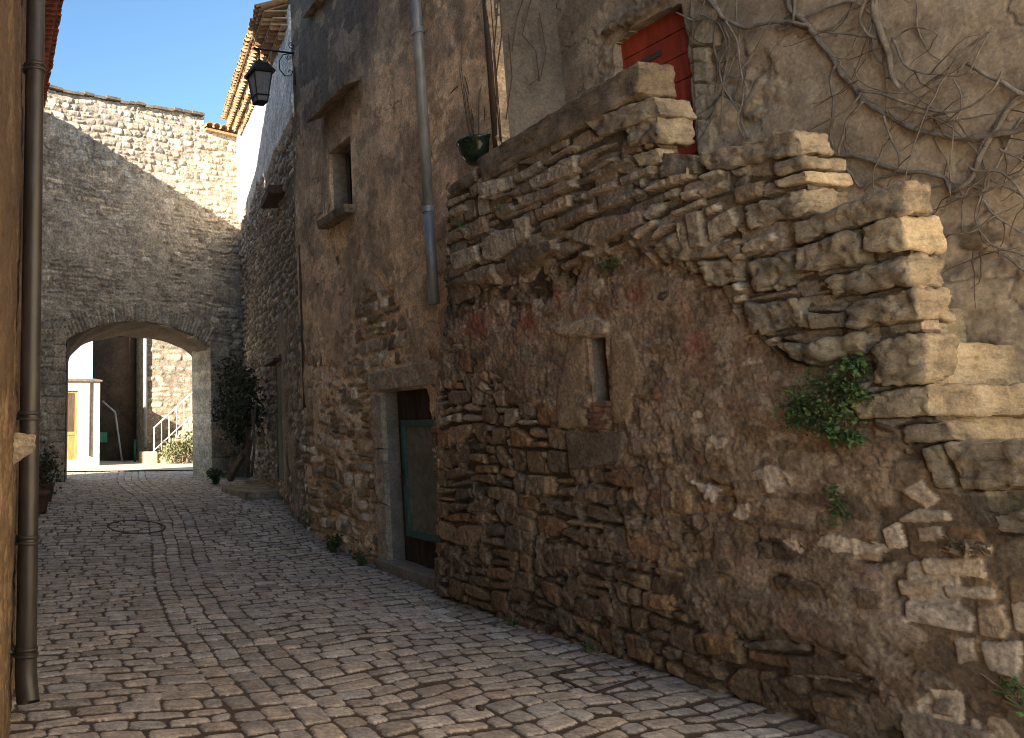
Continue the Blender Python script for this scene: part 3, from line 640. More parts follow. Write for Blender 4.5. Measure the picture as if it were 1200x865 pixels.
for (px, py, sd) in ((605, 378, 1), (778, 346, 2)):    # two hooks in the render
    c = on_wall(px, py, (S_A[0] - .03, S_A[1]), (S_B[0] - .03, S_B[1])); mb = MB()
    pts = [(c[0] + .06, c[1], c[2] + .02), (c[0] - .03, c[1], c[2] + .015), (c[0] - .055, c[1] - .01, c[2] - .025), (c[0] - .06, c[1] - .045, c[2] - .04), (c[0] - .055, c[1] - .08, c[2] - .015), (c[0] - .05, c[1] - .085, c[2] + .02)]
    h = mb.tube(pts, .009, 7); mb.build('iron_hook', M_rust, stair, True)

# ------------------------------------------------------------------ house with the red door
red = empty('vine_house', (UX, 4.4, 0), label='grey rendered house wall with a red plank door above the stone staircase', cat='house')
pn = Panel((UX, 6.6), (UX, 1.6), 1.2, 6.5, .011, .011, side=-1)
fa = pn.noise(1.5, 61, 5); fb = pn.noise(5, 62, 4); fc = pn.noise(18, 63, 4); pn.base = .02 * (fa - .5)
pn.H = pn.base.copy(); pn.C[:] = (.23, .17, .12)
stones_in(pn, rubble(-.1, 5.1, 1.2, 6.5, (.10, .22), (.18, .5), .012, .25, .03, .03, 15), lambda u, v: True, (.02, .05), GRY, .045)
cov = .70 + 1.0 * (fa - .5) + .5 * (fb - .5) - .42 * gauss_at(pn, 890, 110, .28, .42) - .5 * gauss_at(pn, 730, 20, .4, .3) - .35 * gauss_at(pn, 840, 100, .2, .5)
ph = pn.base + .012 + .038 * sst(.25, .5, cov) + .012 * (fb - .5) + .008 * (fc - .5) + .02 * (fa - .5)
over = sst(-.006, .006, ph - pn.H); pn.H = np.maximum(pn.H, ph)
pc = mix(np.ones_like(pn.C) * (.378, .299, .220), sst(.4, .62, fb), (.439, .353, .268)); pc = mix(pc, sst(.5, .7, fa) * .7, (.310, .244, .180))
pc = mix(pc, sst(.52, .7, pn.noise(2.2, 66, 4, .8)) * .6, (.230, .188, .146))
pn.C = pn.C * (1 - over[..., None]) + pc * over[..., None]
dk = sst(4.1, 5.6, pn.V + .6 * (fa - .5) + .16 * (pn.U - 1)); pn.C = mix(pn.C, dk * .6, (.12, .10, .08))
du0, dv1 = pn.uv(719, 30); du1, _ = pn.uv(816, 100)
dv0 = 3.2; dv1 = 5.04
q = [pn.uv(*p) for p in ((816, 22), (850, 14), (836, 75), (860, 170), (826, 178))]
jc = [(816, 0, 845, 55), (818, 56, 838, 98), (821, 99, 850, 140), (824, 141, 842, 182)]
for (xa, ya, xb, yb) in jc:
    pn.stone(pn.pxpoly([(xa, ya), (xb, ya), (xb, yb), (xa + 1, yb)]), .07, (.33, .275, .21), edge=.015, k=150, wob=.012, base=np.zeros_like(pn.H))
pn.stone(pn.pxpoly([(702, 44), (735, 18), (790, -14), (828, -24), (828, 0), (800, 10), (742, 36), (716, 54)]), .09, (.20, .15, .11), edge=.03, k=90, wob=.02, base=np.zeros_like(pn.H))
cu, cv = pn.cell_uv(); um = (du0 + du1) / 2
pn.M &= ~((cu > du0) & (cu < du1) & (cv > dv0) & (cv < dv1 - .035 * ((cu - um) / (du1 - um)) ** 2))
pn.C = mix(pn.C, sst(.55, .59, pn.noise(2.6, 68, 5, 3.2)) * .4, (.42, .345, .265)); pn.C = mix(pn.C, sst(.58, .62, pn.noise(4, 69, 5, 4)) * .45, (.21, .165, .125))
cn = pn.noise(1.3, 67, 5); ck = sst(.006, .002, abs(cn - .5)) * over; pn.H -= .008 * ck; pn.C = mix(pn.C, ck * .5, (.09, .07, .055))
pn.C = pn.C * np.array([1.0, .98, .94])
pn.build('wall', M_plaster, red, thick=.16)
y1, y0 = 6.6 - du0, 6.6 - du1
dr = empty('door', (UX + .12, (y0 + y1) / 2, dv0)); dr.parent = red; dr.location = Vector(dr.location) - Vector(red.location)
mb = MB()
for k in range(10):
    z = dv0 - .05 + k * .213; o = random.uniform(-.002, .002)
    mb.box(UX + .055 + o, UX + .085 + o, y0 - .02, y1 + .02, z + .004, z + .209)
mb.build('red_plank_panel', M_red, dr, bevel=.004)
mb = MB(); yh = y1 - .03
for z in (3.75, 4.72):
    mb.box(UX + .044, UX + .052, y1 - .42, y1 - .01, z, z + .045); mb.build('hinge', M_rust, dr); mb = MB()
mb.tube([(UX + .056, y0 + .09, 4.2), (UX + .02, y0 + .09, 4.2), (UX + .02, y0 + .09, 4.08), (UX + .056, y0 + .09, 4.08)], .009, 6); mb.build('handle', M_rust, dr)
mb = MB(); mb.box(UX + .087, UX + .10, y0 - .02, y1 + .02, dv0 - .1, dv1 + .1); mb.build('backing', M_darkwood, dr)
mb = MB()
mb.box(UX + .17, 11, -1, 6.5, -.05, 6.9); mb.box(UX + .05, UX + .168, 1.2, 1.62, -.05, 6.9); mb.prism([(UX, 1.6), (UX - 4.2, -8), (UX - 4.2, -8.3), (11, -8.3), (11, -1.004), (UX + .168, -1.004), (UX + .168, 1.6)], -.05, 6.9)  # the prism is an unseen slanted wall, added to bounce sunlight onto the stair
mb.build('rear_wall', plain_mat('bounce_render', (.85, .74, .55), (.77, .66, .48), 1.2, .9, .3, .008, fine=10), red)
mb = MB(); mb.add([(UX - .3, -.9, 6.91), (UX - .3, 6.6, 6.91), (11.2, 6.6, 8.4), (11.2, -.9, 8.4), (UX - .3, -.9, 7.05), (UX - .3, 6.6, 7.05), (11.2, 6.6, 8.55), (11.2, -.9, 8.55)],
                  [(0, 1, 2, 3), (7, 6, 5, 4), (0, 4, 5, 1), (1, 5, 6, 2), (2, 6, 7, 3), (3, 7, 4, 0)]); mb.build('roof', M_tile, red)

# ------------------------------------------------------------------ dark house with the green-framed door
dk = empty('rendered_house', (5.2, 9.3, 0), label='tall dark brown rendered house with a low stone-framed door and one small upper window', cat='house')
pn = Panel(D_A, D_B, -.15, 9.2, .0135, .0135, side=-1)
fa = pn.noise(1.3, 71, 5); fb = pn.noise(5, 72, 4); fc = pn.noise(18, 73, 4); fs = fbm(pn.U * 3.2, pn.V * .55, 74, 4)
pn.base = .03 * (fa - .5); pn.H = pn.base.copy(); pn.C[:] = (.19, .145, .10)
stones_in(pn, rubble(-.1, 5.6, -.15, 4.4, (.09, .20), (.15, .40), .008, .3, .02, .03, 25), lambda u, v: True, (.03, .058), BRN + GRY + LGT, .02, k=120, wob=.022)
cov = .10 + .62 * sst(1.2, 4.2, pn.V) + .9 * (fa - .5) + .5 * (fb - .5) + .2 * gauss_at(pn, 400, 560, .5, .5) - .3 * gauss_at(pn, 430, 380, .6, .4)
ph = pn.base + .008 + .052 * sst(.18, .5, cov) + .016 * (fb - .5) + .009 * (fc - .5) + .02 * (fa - .5)
over = sst(-.006, .006, ph - pn.H); pn.H = np.maximum(pn.H, ph)
pc = mix(np.ones_like(pn.C) * (.558, .405, .269), sst(.4, .6, fb), (.656, .485, .327)); pc = mix(pc, sst(.5, .7, fa) * .7, (.437, .318, .214))
pn.C = pn.C * (1 - over[..., None]) + pc * over[..., None]
pn.C = mix(pn.C, sst(.55, .62, fbm(pn.U * 1.6, pn.V * 1.1, 88, 5)) * sst(2.2, 3.4, pn.V) * .55, (.209, .175, .143))
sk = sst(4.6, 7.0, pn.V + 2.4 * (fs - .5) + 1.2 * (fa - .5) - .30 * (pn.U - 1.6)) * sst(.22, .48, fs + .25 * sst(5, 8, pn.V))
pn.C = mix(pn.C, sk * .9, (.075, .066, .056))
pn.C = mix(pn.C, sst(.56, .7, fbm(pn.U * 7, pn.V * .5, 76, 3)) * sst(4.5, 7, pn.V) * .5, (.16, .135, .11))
sm = lambda px, py: pn.uv(px, py)
d_u0, d_v1 = sm(453, 459); d_u1 = sm(513, 560)[0]; d_v0 = .06
w_u0, w_v1 = sm(390, 180); w_u1, w_v0 = sm(419, 243)
z0_ = np.zeros_like(pn.H)
for (a, b) in ((.0, .74), (.75, 1.38), (1.39, d_v1 - .01)):       # jamb stones
    pn.stone([(d_u0 - .27, a), (d_u0 + .02, a), (d_u0 + .02, b), (d_u0 - .27, b)], .085, (.32, .265, .215), edge=.012, k=160, wob=.008, base=z0_)
pn.stone([(d_u0 - .30, d_v1 + .005), (d_u1 + .2, d_v1 + .005), (d_u1 + .2, d_v1 + .27), (d_u0 - .34, d_v1 + .25)], .09, (.335, .27, .21), edge=.014, k=160, wob=.01, base=z0_)
pn.stone([(w_u0 - .12, w_v1), (w_u1 + .1, w_v1), (w_u1 + .1, w_v1 + .5), (w_u0 - .12, w_v1 + .5)], .045, (.32, .235, .155), edge=.02, k=120, wob=.01, base=z0_)
pn.hole(d_u0, d_u1, -1, d_v1); pn.hole(w_u0, w_u1, w_v0, w_v1)
vA = pn.noise(3.2, 78, 5, 3.6); pn.C = mix(pn.C, sst(.55, .60, vA) * .45 * over, (.15, .112, .08)); pn.C = mix(pn.C, sst(.57, .61, pn.noise(2.4, 79, 5, 3)) * .5 * over, (.36, .275, .195))
cn = pn.noise(1.0, 77, 5); ck = sst(.006, .002, abs(cn - .5)) * over; pn.H -= .008 * ck; pn.C = mix(pn.C, ck * .5, (.07, .055, .042))
pn.C = pn.C * np.array([1.38, 1.33, 1.24])
pn.build('wall', M_wall, dk, thick=.06)
def dpt(u, v, h=0.): P = pn.to_xyz(np.array(u), np.array(v), np.array(h)); return P
def obox(mb, pn, u0, u1, v0, v1, h0, h1):               # box in the frame of a wall: h = outward
    c = lambda u, v, h: pn.to_xyz(np.array(float(u)), np.array(float(v)), np.array(float(h)))
    mb.hexa([c(u0, v0, h0), c(u1, v0, h0), c(u1, v0, h1), c(u0, v0, h1)], [c(u0, v1, h0), c(u1, v1, h0), c(u1, v1, h1), c(u0, v1, h1)])
def sub(name, parent, loc):
    e = empty(name, loc); l = Vector(parent.location); q = parent.parent
    while q is not None: l += Vector(q.location); q = q.parent
    e.parent = parent; e.location = Vector([float(c) for c in loc]) - l; return e
door = sub('door', dk, dpt((d_u0 + d_u1) / 2, 0, -.2))
mb = MB(); obox(mb, pn, d_u0 + .02, d_u1 + .1, .1, d_v1 + .02, -.21, -.15)
for k in range(7):
    a = d_u0 + .02 + k * .19; obox(mb, pn, a + .004, a + .186, .1, d_v1, -.148, -.122)
mb.build('door_leaf', M_darkwood, door)
sv0, sv1 = .42, 1.72; mb = MB(); su0, su1 = d_u0 + .18, d_u1 + .02
for (a, b, c, d) in ((su0, su0 + .07, sv0, sv1), (su1 - .07, su1, sv0, sv1), (su0 + .07, su1 - .07, sv0, sv0 + .07), (su0 + .07, su1 - .07, sv1 - .07, sv1)):
    obox(mb, pn, a, b, c, d, -.118, -.068)
obox(mb, pn, d_u1 - .055, d_u1 - .012, .08, d_v1 - .1, -.11, .0)
mb.build('green_frame', M_green, door, bevel=.004)
mb = MB(); obox(mb, pn, su0 + .015, su0 + .05, .98, 1.16, -.066, -.056); mb.tube([dpt(su0 + .032, 1.08, -.06), dpt(su0 + .032, 1.08, -.02), dpt(su0 + .13, 1.075, -.015)], .009, 7); mb.build('handle', M_rust, door)
mb = MB(); obox(mb, pn, su0 + .07, su1 - .07, sv0 + .07, sv1 - .07, -.116, -.096); mb.build('screen', M_screen, door)
mb = MB()
obox(mb, pn, d_u0 - .05, d_u0 + .001, -.1, d_v1, -.38, .02); obox(mb, pn, d_u1 + .001, d_u1 + .05, -.1, d_v1, -.38, .02); obox(mb, pn, d_u0, d_u1, d_v1, d_v1 + .06, -.38, .02)
mb.build('door_reveal', M_frame, dk)
o = block('threshold', [dpt(d_u0 - .2, .13, .16), dpt(d_u1 + .12, .13, .16), dpt(d_u1 + .12, -.08, .16), dpt(d_u0 - .2, -.08, .16)], .5, M_frame, dk, .02, rough=.006, seed=50)
win = sub('window', dk, dpt((w_u0 + w_u1) / 2, w_v0, -.1))
mb = MB(); obox(mb, pn, w_u0 - .05, w_u0 + .001, w_v0, w_v1, -.34, .01); obox(mb, pn, w_u1 - .001, w_u1 + .05, w_v0, w_v1, -.34, .01); obox(mb, pn, w_u0, w_u1, w_v1, w_v1 + .05, -.34, .01); obox(mb, pn, w_u0, w_u1, w_v0 - .05, w_v0, -.34, .01)
mb.build('reveal', plain_mat('pale_reveal', (.36, .30, .235), (.27, .22, .17), 4, .9, .3, .005), win)
mb = MB()
wm_ = (w_u0 + w_u1) / 2
for (a, b, c, d) in ((w_u0, w_u0 + .06, w_v0, w_v1), (w_u1 - .06, w_u1, w_v0, w_v1), (wm_ - .05, wm_ + .05, w_v0, w_v1), (w_u0 + .06, wm_ - .05, w_v1 - .06, w_v1), (wm_ + .05, w_u1 - .06, w_v1 - .06, w_v1), (w_u0 + .06, wm_ - .05, w_v0, w_v0 + .07), (wm_ + .05, w_u1 - .06, w_v0, w_v0 + .07)):
    obox(mb, pn, a, b, c, d, -.24, -.19)
mb.build('frame', M_greywood, win)
mb = MB(); obox(mb, pn, w_u0 + .05, w_u1 - .05, w_v0 + .05, w_v1 - .05, -.225, -.215); mb.build('pane', M_glass, win)
o = block('sill', [dpt(w_u0 - .12, w_v0 + .02, .24), dpt(w_u1 + .1, w_v0 + .02, .24), dpt(w_u1 + .1, w_v0 - .10, .22), dpt(w_u0 - .12, w_v0 - .10, .22)], .4, M_coping, dk, .015, rough=.006, seed=51)
mb = MB(); ua, ub = sm(382, 140)[0], sm(430, 106)[0]; vt = sm(406, 122)[1]
n_ = 3
for k in range(n_):
    a = ua + (ub - ua) * k / n_; b = ua + (ub - ua) * (k + 1) / n_ - .006
    c = lambda u, v, h: pn.to_xyz(np.array(float(u)), np.array(float(v)), np.array(float(h)))
    mb.hexa([c(a, vt + .12, -.04), c(b, vt + .12, -.04), c(b, vt - .02, .30), c(a, vt - .02, .30)], [c(a, vt + .165, -.04), c(b, vt + .165, -.04), c(b, vt + .018, .31), c(a, vt + .018, .31)])
mb.build('awning_slab', M_coping, dk)
mb = MB(); a, b = sm(372, 14), sm(400, 4); obox(mb, pn, a[0] - .1, b[0], a[1] - .06, a[1] + .03, -.1, .2); mb.build('upper_sill', M_coping, dk)
# zinc downpipe and its clamps
pA, pB = sm(503, 0), sm(513, 345)
dp = sub('downpipe', dk, dpt(pB[0], pB[1], .1)); uu_ = (pA[0] + pB[0]) / 2
mb = MB(); mb.tube([dpt(uu_, 9.0, .10), dpt(uu_, pB[1] + .9, .10)], .058, 16); mb.tube([dpt(uu_, pB[1] + .92, .10), dpt(uu_, pB[1] - .12, .10)], .0595, 16)
mb.build('pipe', M_zinc, dp, True)
for v in (sm(500, 38)[1], sm(505, 250)[1], 7.4):
    mb = MB(); mb.tube([dpt(uu_, v - .03, .10), dpt(uu_, v + .03, .10)], .072, 16); obox(mb, pn, uu_ - .012, uu_ + .012, v - .012, v + .012, -.03, .04); mb.build('pipe_clamp', M_zinc, dp)
mb = MB(); q = sm(356, 395), sm(357, 478); mb.tube([dpt(.16, q[0][1] + 1.4, .06), dpt(.16, q[1][1], .06)], .022, 10); mb.build('conduit', M_rust, dk, True)
mb = MB()
for pts in ([(392, 252), (389, 246), (391, 240), (385, 236), (384, 262), (390, 268), (398, 262)], [(380, 190), (386, 196), (385, 215), (379, 240), (383, 250)], [(348, 150), (349, 260), (351, 400), (353, 470)], [(462, 246), (480, 240), (498, 238)]):
    mb = MB(); mb.tube([Vector(pn.to_xyz(*[np.array(q) for q in (*sm(*p), .055)])) for p in pts], .0055, 5); mb.build('cable', M_cable, dk)
# return wall that closes the landing, body, roof
pr = Panel(D_B, (UX + .02, 6.55), 2.9, 6.9, .013, .013, side=-1)
fa = pr.noise(1.4, 81, 5); fb = pr.noise(5, 82, 4); pr.H = .04 * (fa - .5) + .02 * (fb - .5) + .012 * (pr.noise(20, 83, 3) - .5)
pr.C[:] = (.208, .172, .135); pr.C = mix(pr.C, sst(.4, .65, fb), (.255, .208, .161)); pr.C = mix(pr.C, sst(.48, .66, fa) * .8, (.125, .104, .086))
pr.C = mix(pr.C, sst(4.0, 5.4, pr.V + .6 * (fa - .5)) * .6, (.088, .075, .065))
pr.build('side_wall', M_plaster, dk, thick=.05)
mb = MB(); q0, q1 = pn.to_xyz(np.array([0., pn.Lg]), np.array([0., 0.]), np.array([-.08, -.08]))
mb.add([], [])
ins = lambda u, h: pn.to_xyz(np.array(float(u)), np.array(0.), np.array(float(h)))[:2]
mb.prism([ins(.02, -.42), ins(pn.Lg - .05, -.42), (11, 6.61), (11, 12.0)], -.1, 9.6)
mb.prism([ins(.02, -.08), ins(.06, -.08), ins(.06, -.415), ins(.02, -.415)], -.1, 9.2)
mb.prism([ins(0, -.02), ins(pn.Lg, -.02), ins(pn.Lg, -.415), ins(0, -.415)], 9.0, 9.6)
mb.build('rear_wall', M_white, dk)
mb = MB(); e0, e1 = ins(-.1, .4), ins(pn.Lg + .1, .4)
mb.hexa([(e0[0], e0[1], 9.6), (e1[0], e1[1], 9.6), (11.3, 6.3, 11.2), (11.3, 12.3, 11.2)], [(e0[0], e0[1], 9.74), (e1[0], e1[1], 9.74), (11.3, 6.3, 11.34), (11.3, 12.3, 11.34)]); mb.build('roof', M_tile, dk)
# dark timber post at the corner beside the landing
mb = MB(); mb.tube([(5.015, 6.60, 3.6), (5.01, 6.60, 6.6)], .05, 8); mb.build('corner_post', M_darkwood, dk, True)
# ------------------------------------------------------------------ far house with the tiled eave
far = empty('far_house', (6.6, 16.5, .4), label='far stone house with white upper wall, clay tile eave and narrow green door', cat='house')
pn = Panel(F_A, F_B, .1, 10.4, .025, .025, side=-1)
fa = pn.noise(.9, 101, 5); fb = pn.noise(3.5, 102, 4); fc = pn.noise(10, 103, 3)
pn.H = .02 * (fa - .5); pn.base = pn.H.copy(); pn.C[:] = (.22, .18, .14)
FARP = [(.50, .445, .37), (.46, .405, .335), (.53, .47, .395), (.42, .37, .305), (.52, .445, .35)]
stones_in(pn, rubble(-.1, pn.Lg + .1, .1, 10.4, (.10, .20), (.14, .36), .014, .3, .03, .03, 35), lambda u, v: True, (.03, .065), FARP, .03, k=70, wob=.04)
cov = 1.3 * sst(6.5, 6.9, pn.V + .7 * (fa - .5) + .04 * (pn.U - 5)) - .12 + .8 * (fa - .5) + .3 * (fb - .5) + .55 * sst(1.6, .6, abs(pn.U - 8.2)) * sst(4.4, 3.0, pn.V)
ph = pn.base + .07 * sst(.15, .5, cov) + .02 * (fb - .5)
over = sst(-.01, .01, ph - pn.H) * sst(.1, .2, cov); pn.H = np.maximum(pn.H, np.where(cov > .1, ph, -9))
pc = mix(np.ones_like(pn.C) * (.27, .21, .15), sst(.4, .65, fb), (.32, .255, .19))
pc = mix(pc, sst(6.4, 6.7, pn.V + .7 * (fa - .5) + .04 * (pn.U - 5)), (.76, .72, .66))
pn.C = pn.C * (1 - over[..., None]) + pc * over[..., None]
a0, b1 = pn.uv(323, 431); a1, b0 = pn.uv(338, 566)
pn.hole(a0, a1, b0, b1); FPN = pn
mb = MB(); obox(mb, pn, a0 - .04, a1 + .04, b0 - .02, b1 + .04, -.20, -.045)
for k in range(5): 
    w = (a1 - a0) / 5; obox(mb, pn, a0 + k * w + .006, a0 + (k + 1) * w - .006, b0, b1, -.044, -.012)
d = sub('door', far, dpt_ := pn.to_xyz(np.array((a0 + a1) / 2), np.array(b0), np.array(-.2))); mb.build('door_leaf', M_palegreen, d)
mb = MB()
obox(mb, pn, a1 - .0, a1 + .30, b0 - .1, b1, -.2, .075); mb.build('door_jamb', M_lime2, far, bevel=.01)
mb = MB(); obox(mb, pn, a0 - .1, a1 + .1, b1 + .03, b1 + .08, -.1, .22); obox(mb, pn, a0 - .02, a1 + .02, b1 + .085, b1 + .15, -.1, .10); mb.build('door_canopy', M_darkwood, far, bevel=.01)
q = [on_ground(258, 573), on_ground(287, 590), on_ground(352, 588)]
zt = .53
A_, B_, C_ = on_z(259, 570, zt), on_z(288, 577, zt), on_z(349, 574, zt)
mb = MB(); E_ = on_wall(300, 560, F_A, F_B); 
poly = [(A_[0], A_[1]), (B_[0], B_[1]), (C_[0], C_[1]), (C_[0] + .3, C_[1] + .1), (7.6, 19.5), (A_[0] + .5, A_[1] + .3)]
mb.prism(poly, .05, zt); mb.build('door_step', M_lime2, far, bevel=.02)
le = pn.uv(330, 232); mb = MB(); obox(mb, pn, le[0] - .55, le[0] + .5, le[1] - .05, le[1] + .10, -.1, .30); mb.build('ledge', M_darkwood, far, bevel=.01)
# eave: three corbelled rows of half tiles (genoise) and the roof tiles above
OFF = .46; nF = np.array([pn.n[0], pn.n[1]])
e0 = on_wall(265, 143, np.array(F_A) + nF * OFF, np.array(F_B) + nF * OFF)
_e = pn.to_xyz(np.array(pn.Lg - .16), np.array(0.), np.array(OFF))
def proj(P):
    v = np.array(P) - EYE; z = v @ _F; return CXP + FPX * (v @ _R) / z, CYP - FPX * (v @ _U) / z
e1 = np.array([_e[0], _e[1], 8.])
for _ in range(60): e1[2] += (proj(e1)[1] - 14) * .008
ue0 = float((e0[:2] - nF * OFF - pn.A) @ pn.t); ue1 = float((e1[:2] - nF * OFF - pn.A) @ pn.t) + .0
UE_ = ue1
ze = lambda u: float(e0[2] + (e1[2] - e0[2]) * (u - ue0) / (ue1 - ue0))
rt = random.Random(5)
cu, cv = pn.cell_uv(); pn.M &= cv < np.interp(cu, [ue0, ue1], [ze(ue0), ze(ue1)]) + .05; pn.build('wall', M_far, far, thick=.4)
for row in range(3):
    mb = MB(); n = int((ue1 - ue0) / .20)
    for k in range(n):
        u = ue0 + k * .20 + (.1 if row % 2 else 0); h = .16 + .14 * row
        z = ze(u) - .33 + .125 * row + rt.uniform(-.012, .012)
        o = pn.to_xyz(np.array(u), np.array(z), np.array(h + rt.uniform(-.015, .02)))
        half_tile(mb, o, (-nF[0], -nF[1], 0), (0, 0, 1), h + .1, .088, n=8, taper=1.)
    c = lambda u, z, h: pn.to_xyz(np.array(float(u)), np.array(float(z)), np.array(float(h)))
    h = .17 + .14 * row
    mb.hexa([c(ue0, ze(ue0) - .242 + .125 * row, -.1), c(ue1, ze(ue1) - .242 + .125 * row, -.1), c(ue1, ze(ue1) - .242 + .125 * row, h), c(ue0, ze(ue0) - .242 + .125 * row, h)],
            [c(ue0, ze(ue0) - .218 + .125 * row, -.1), c(ue1, ze(ue1) - .218 + .125 * row, -.1), c(ue1, ze(ue1) - .218 + .125 * row, h), c(ue0, ze(ue0) - .218 + .125 * row, h)])
    mb.build('eave_tile_row', M_tile, far, True if False else False)
mb = MB(); sl = .28
for k in range(int((ue1 - ue0) / .20) + 1):
    u = ue0 + k * .2
    for j in range(5):
        o = pn.to_xyz(np.array(u + rt.uniform(-.01, .01)), np.array(ze(u) + .075 + sl * .40 * j), np.array(.56 - .40 * j + rt.uniform(-.02, .02)))
        half_tile(mb, o, (-nF[0], -nF[1], sl), (nF[0] * sl, nF[1] * sl, 1), .46, .095, n=7)
        o2 = pn.to_xyz(np.array(u + .1), np.array(ze(u) + .10 + sl * .40 * j), np.array(.52 - .40 * j)); half_tile(mb, o2, (-nF[0], -nF[1], sl), (-nF[0] * sl, -nF[1] * sl, -1), .46, .085, n=6)
c = lambda u, z, h: pn.to_xyz(np.array(float(u)), np.array(float(z)), np.array(float(h)))
mb.hexa([c(ue0, ze(ue0) + .02, .40), c(ue1, ze(ue1) + .02, .40), c(ue1, ze(ue1) + .02 + 1.5, -4.9), c(ue0, ze(ue0) + .02 + 1.5, -4.9)], [c(ue0, ze(ue0) + .05, .40), c(ue1, ze(ue1) + .05, .40), c(ue1, ze(ue1) + .05 + 1.5, -4.9), c(ue0, ze(ue0) + .05 + 1.5, -4.9)])
mb.build('roof', M_tile, far)
mb = MB(); i2 = lambda u, h: c(u, 0, h)[:2]
mb.prism([i2(0, -.45), i2(pn.Lg - .3, -.45), i2(pn.Lg - .3, -4.5), i2(0, -4.5)], 0, 8.3); mb.build('rear_wall', M_white, far)

# ------------------------------------------------------------------ arch wall across the street
arch = empty('arch_gateway', (5.2, 20.1, .4), label='high stone wall closing the street with a wide low archway through it', cat='gateway')
aA = AR0 - ADIR * 1.6; aB = AR0 + ADIR * 5.1
pn = Panel(aA, aB, .1, 10.2, .0205, .0205, side=-1)
fa = pn.noise(.8, 111, 5); fb = pn.noise(3, 112, 4); fc = pn.noise(10, 113, 3)
pn.H = .02 * (fa - .5); pn.base = pn.H.copy(); pn.C[:] = (.32, .265, .205); pn.C = mix(pn.C, sst(.4, .6, fb), (.38, .32, .25))
ARP = [(.48, .41, .32), (.43, .365, .285), (.53, .455, .36), (.37, .31, .245), (.45, .375, .28), (.41, .36, .30)]
stones_in(pn, rubble(-.1, pn.Lg + .1, .1, 10.2, (.09, .19), (.14, .46), .009, .3, .024, .03, 45), lambda u, v: True, (.016, .045), ARP, .024, k=70, wob=.035)
s0u, s0v = pn.uv(77, 402); s1u, s1v = pn.uv(245, 403); mu, mv = pn.uv(160, 377)
sv_ = (s0v + s1v) / 2; half = (s1u - s0u) / 2; ris = mv - sv_; Rr = (half ** 2 + ris ** 2) / (2 * ris); cz = mv - Rr; cuu = (s0u + s1u) / 2
cov = .9 * (fa - .5) + .45 * (fb - .5) - .02 + .25 * sst(3.2, 5.5, pn.V) * sst(8.6, 6.5, pn.V)
ph = pn.base + .008 + .035 * sst(.12, .5, cov) + .014 * (fb - .5); over = sst(-.01, .01, ph - pn.H) * sst(.05, .15, cov)
pn.H = np.maximum(pn.H, np.where(cov > .05, ph, -9)); pc = mix(np.ones_like(pn.C) * (.39, .33, .26), sst(.45, .65, fb), (.45, .385, .305))
pn.C = pn.C * (1 - over[..., None]) + pc * over[..., None]
aa = math.asin(min(1, half / Rr)); nv = 44
for k in range(nv):
    t0 = -aa + 2 * aa * k / nv; t1 = -aa + 2 * aa * (k + 1) / nv; ro = Rr + .44 + rt.uniform(-.14, .06)
    P = [(cuu + math.sin(t) * R_, cz + math.cos(t) * R_) for t, R_ in ((t0 + .004, Rr), (t1 - .004, Rr), (t1 - .004, ro), (t0 + .004, ro))]
    pn.stone(P, rt.uniform(.02, .04), pick(ARP, .2, rt), edge=.03, k=70, wob=.035, base=pn.base * 0 + .03)
for sd, uu0 in ((-1, s0u), (1, s1u)):
    z = .1
    while z < sv_ - .1:
        h = rt.uniform(.22, .42); l = rt.uniform(.3, .6); a, b = (uu0 - l, uu0 + .02) if sd < 0 else (uu0 - .02, uu0 + l)
        pn.stone([(a, z), (b, z), (b, z + h - .015), (a, z + h - .015)], .04, pick(ARP[:4], .15, rt), edge=.03, k=60, wob=.03, base=pn.base * 0 + .02); z += h
cu, cv = pn.cell_uv()
inside = (cu > s0u) & (cu < s1u) & (cv < np.where(abs(cu - cuu) < Rr, cz + np.sqrt(np.maximum(Rr ** 2 - (cu - cuu) ** 2, 0)), 0))
pn.M &= ~inside
tq = sorted([pn.uv(30, 98), pn.uv(65, 107), pn.uv(120, 117), pn.uv(180, 127), pn.uv(239, 137)]); tr = pn.uv(245, 152); tr2 = pn.uv(290, 163)
topv = np.where(cu < tq[-1][0], np.interp(cu, [a for a, b in tq], [b for a, b in tq]), np.interp(cu, [tr[0], tr2[0]], [tr[1], tr2[1]])) + .05 * (vn(cu * 6, cu * 0, 3) - .5)
pn.M &= cv < topv
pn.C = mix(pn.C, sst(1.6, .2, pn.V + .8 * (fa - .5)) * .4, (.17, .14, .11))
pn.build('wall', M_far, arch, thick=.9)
TH = 1.15
ins3 = lambda u, v, h: pn.to_xyz(np.array(float(u)), np.array(float(v)), np.array(float(h)))
back = lambda px, py: pn_back(px, py)
bA, bB = aA - np.array([pn.n[0], pn.n[1]]) * TH, aB - np.array([pn.n[0], pn.n[1]]) * TH
def uvb(px, py): P = on_wall(px, py, bA, bB); return float((P[:2] - bA) @ pn.t), float(P[2])
b0u, b0v = uvb(80, 431); b1u, b1v = uvb(230, 433); bm_, bcv = uvb(155, 395)
n = 36; fr = [(s0u, .2)]; bk = [(b0u, .2)]
for k in range(n + 1):
    t = -aa + 2 * aa * k / n; fr.append((cuu + math.sin(t) * Rr, cz + math.cos(t) * Rr))
    th = math.pi * (1 - k / n); cx_ = (b0u + b1u) / 2; rx = (b1u - b0u) / 2; sp = (b0v + b1v) / 2
    bk.append((cx_ + rx * math.cos(th), sp + (bcv - sp) * abs(math.sin(th)) ** .8))
fr.append((s1u, .2)); bk.append((b1u, .2))
mb = MB(); ns_ = 8; vsx = []
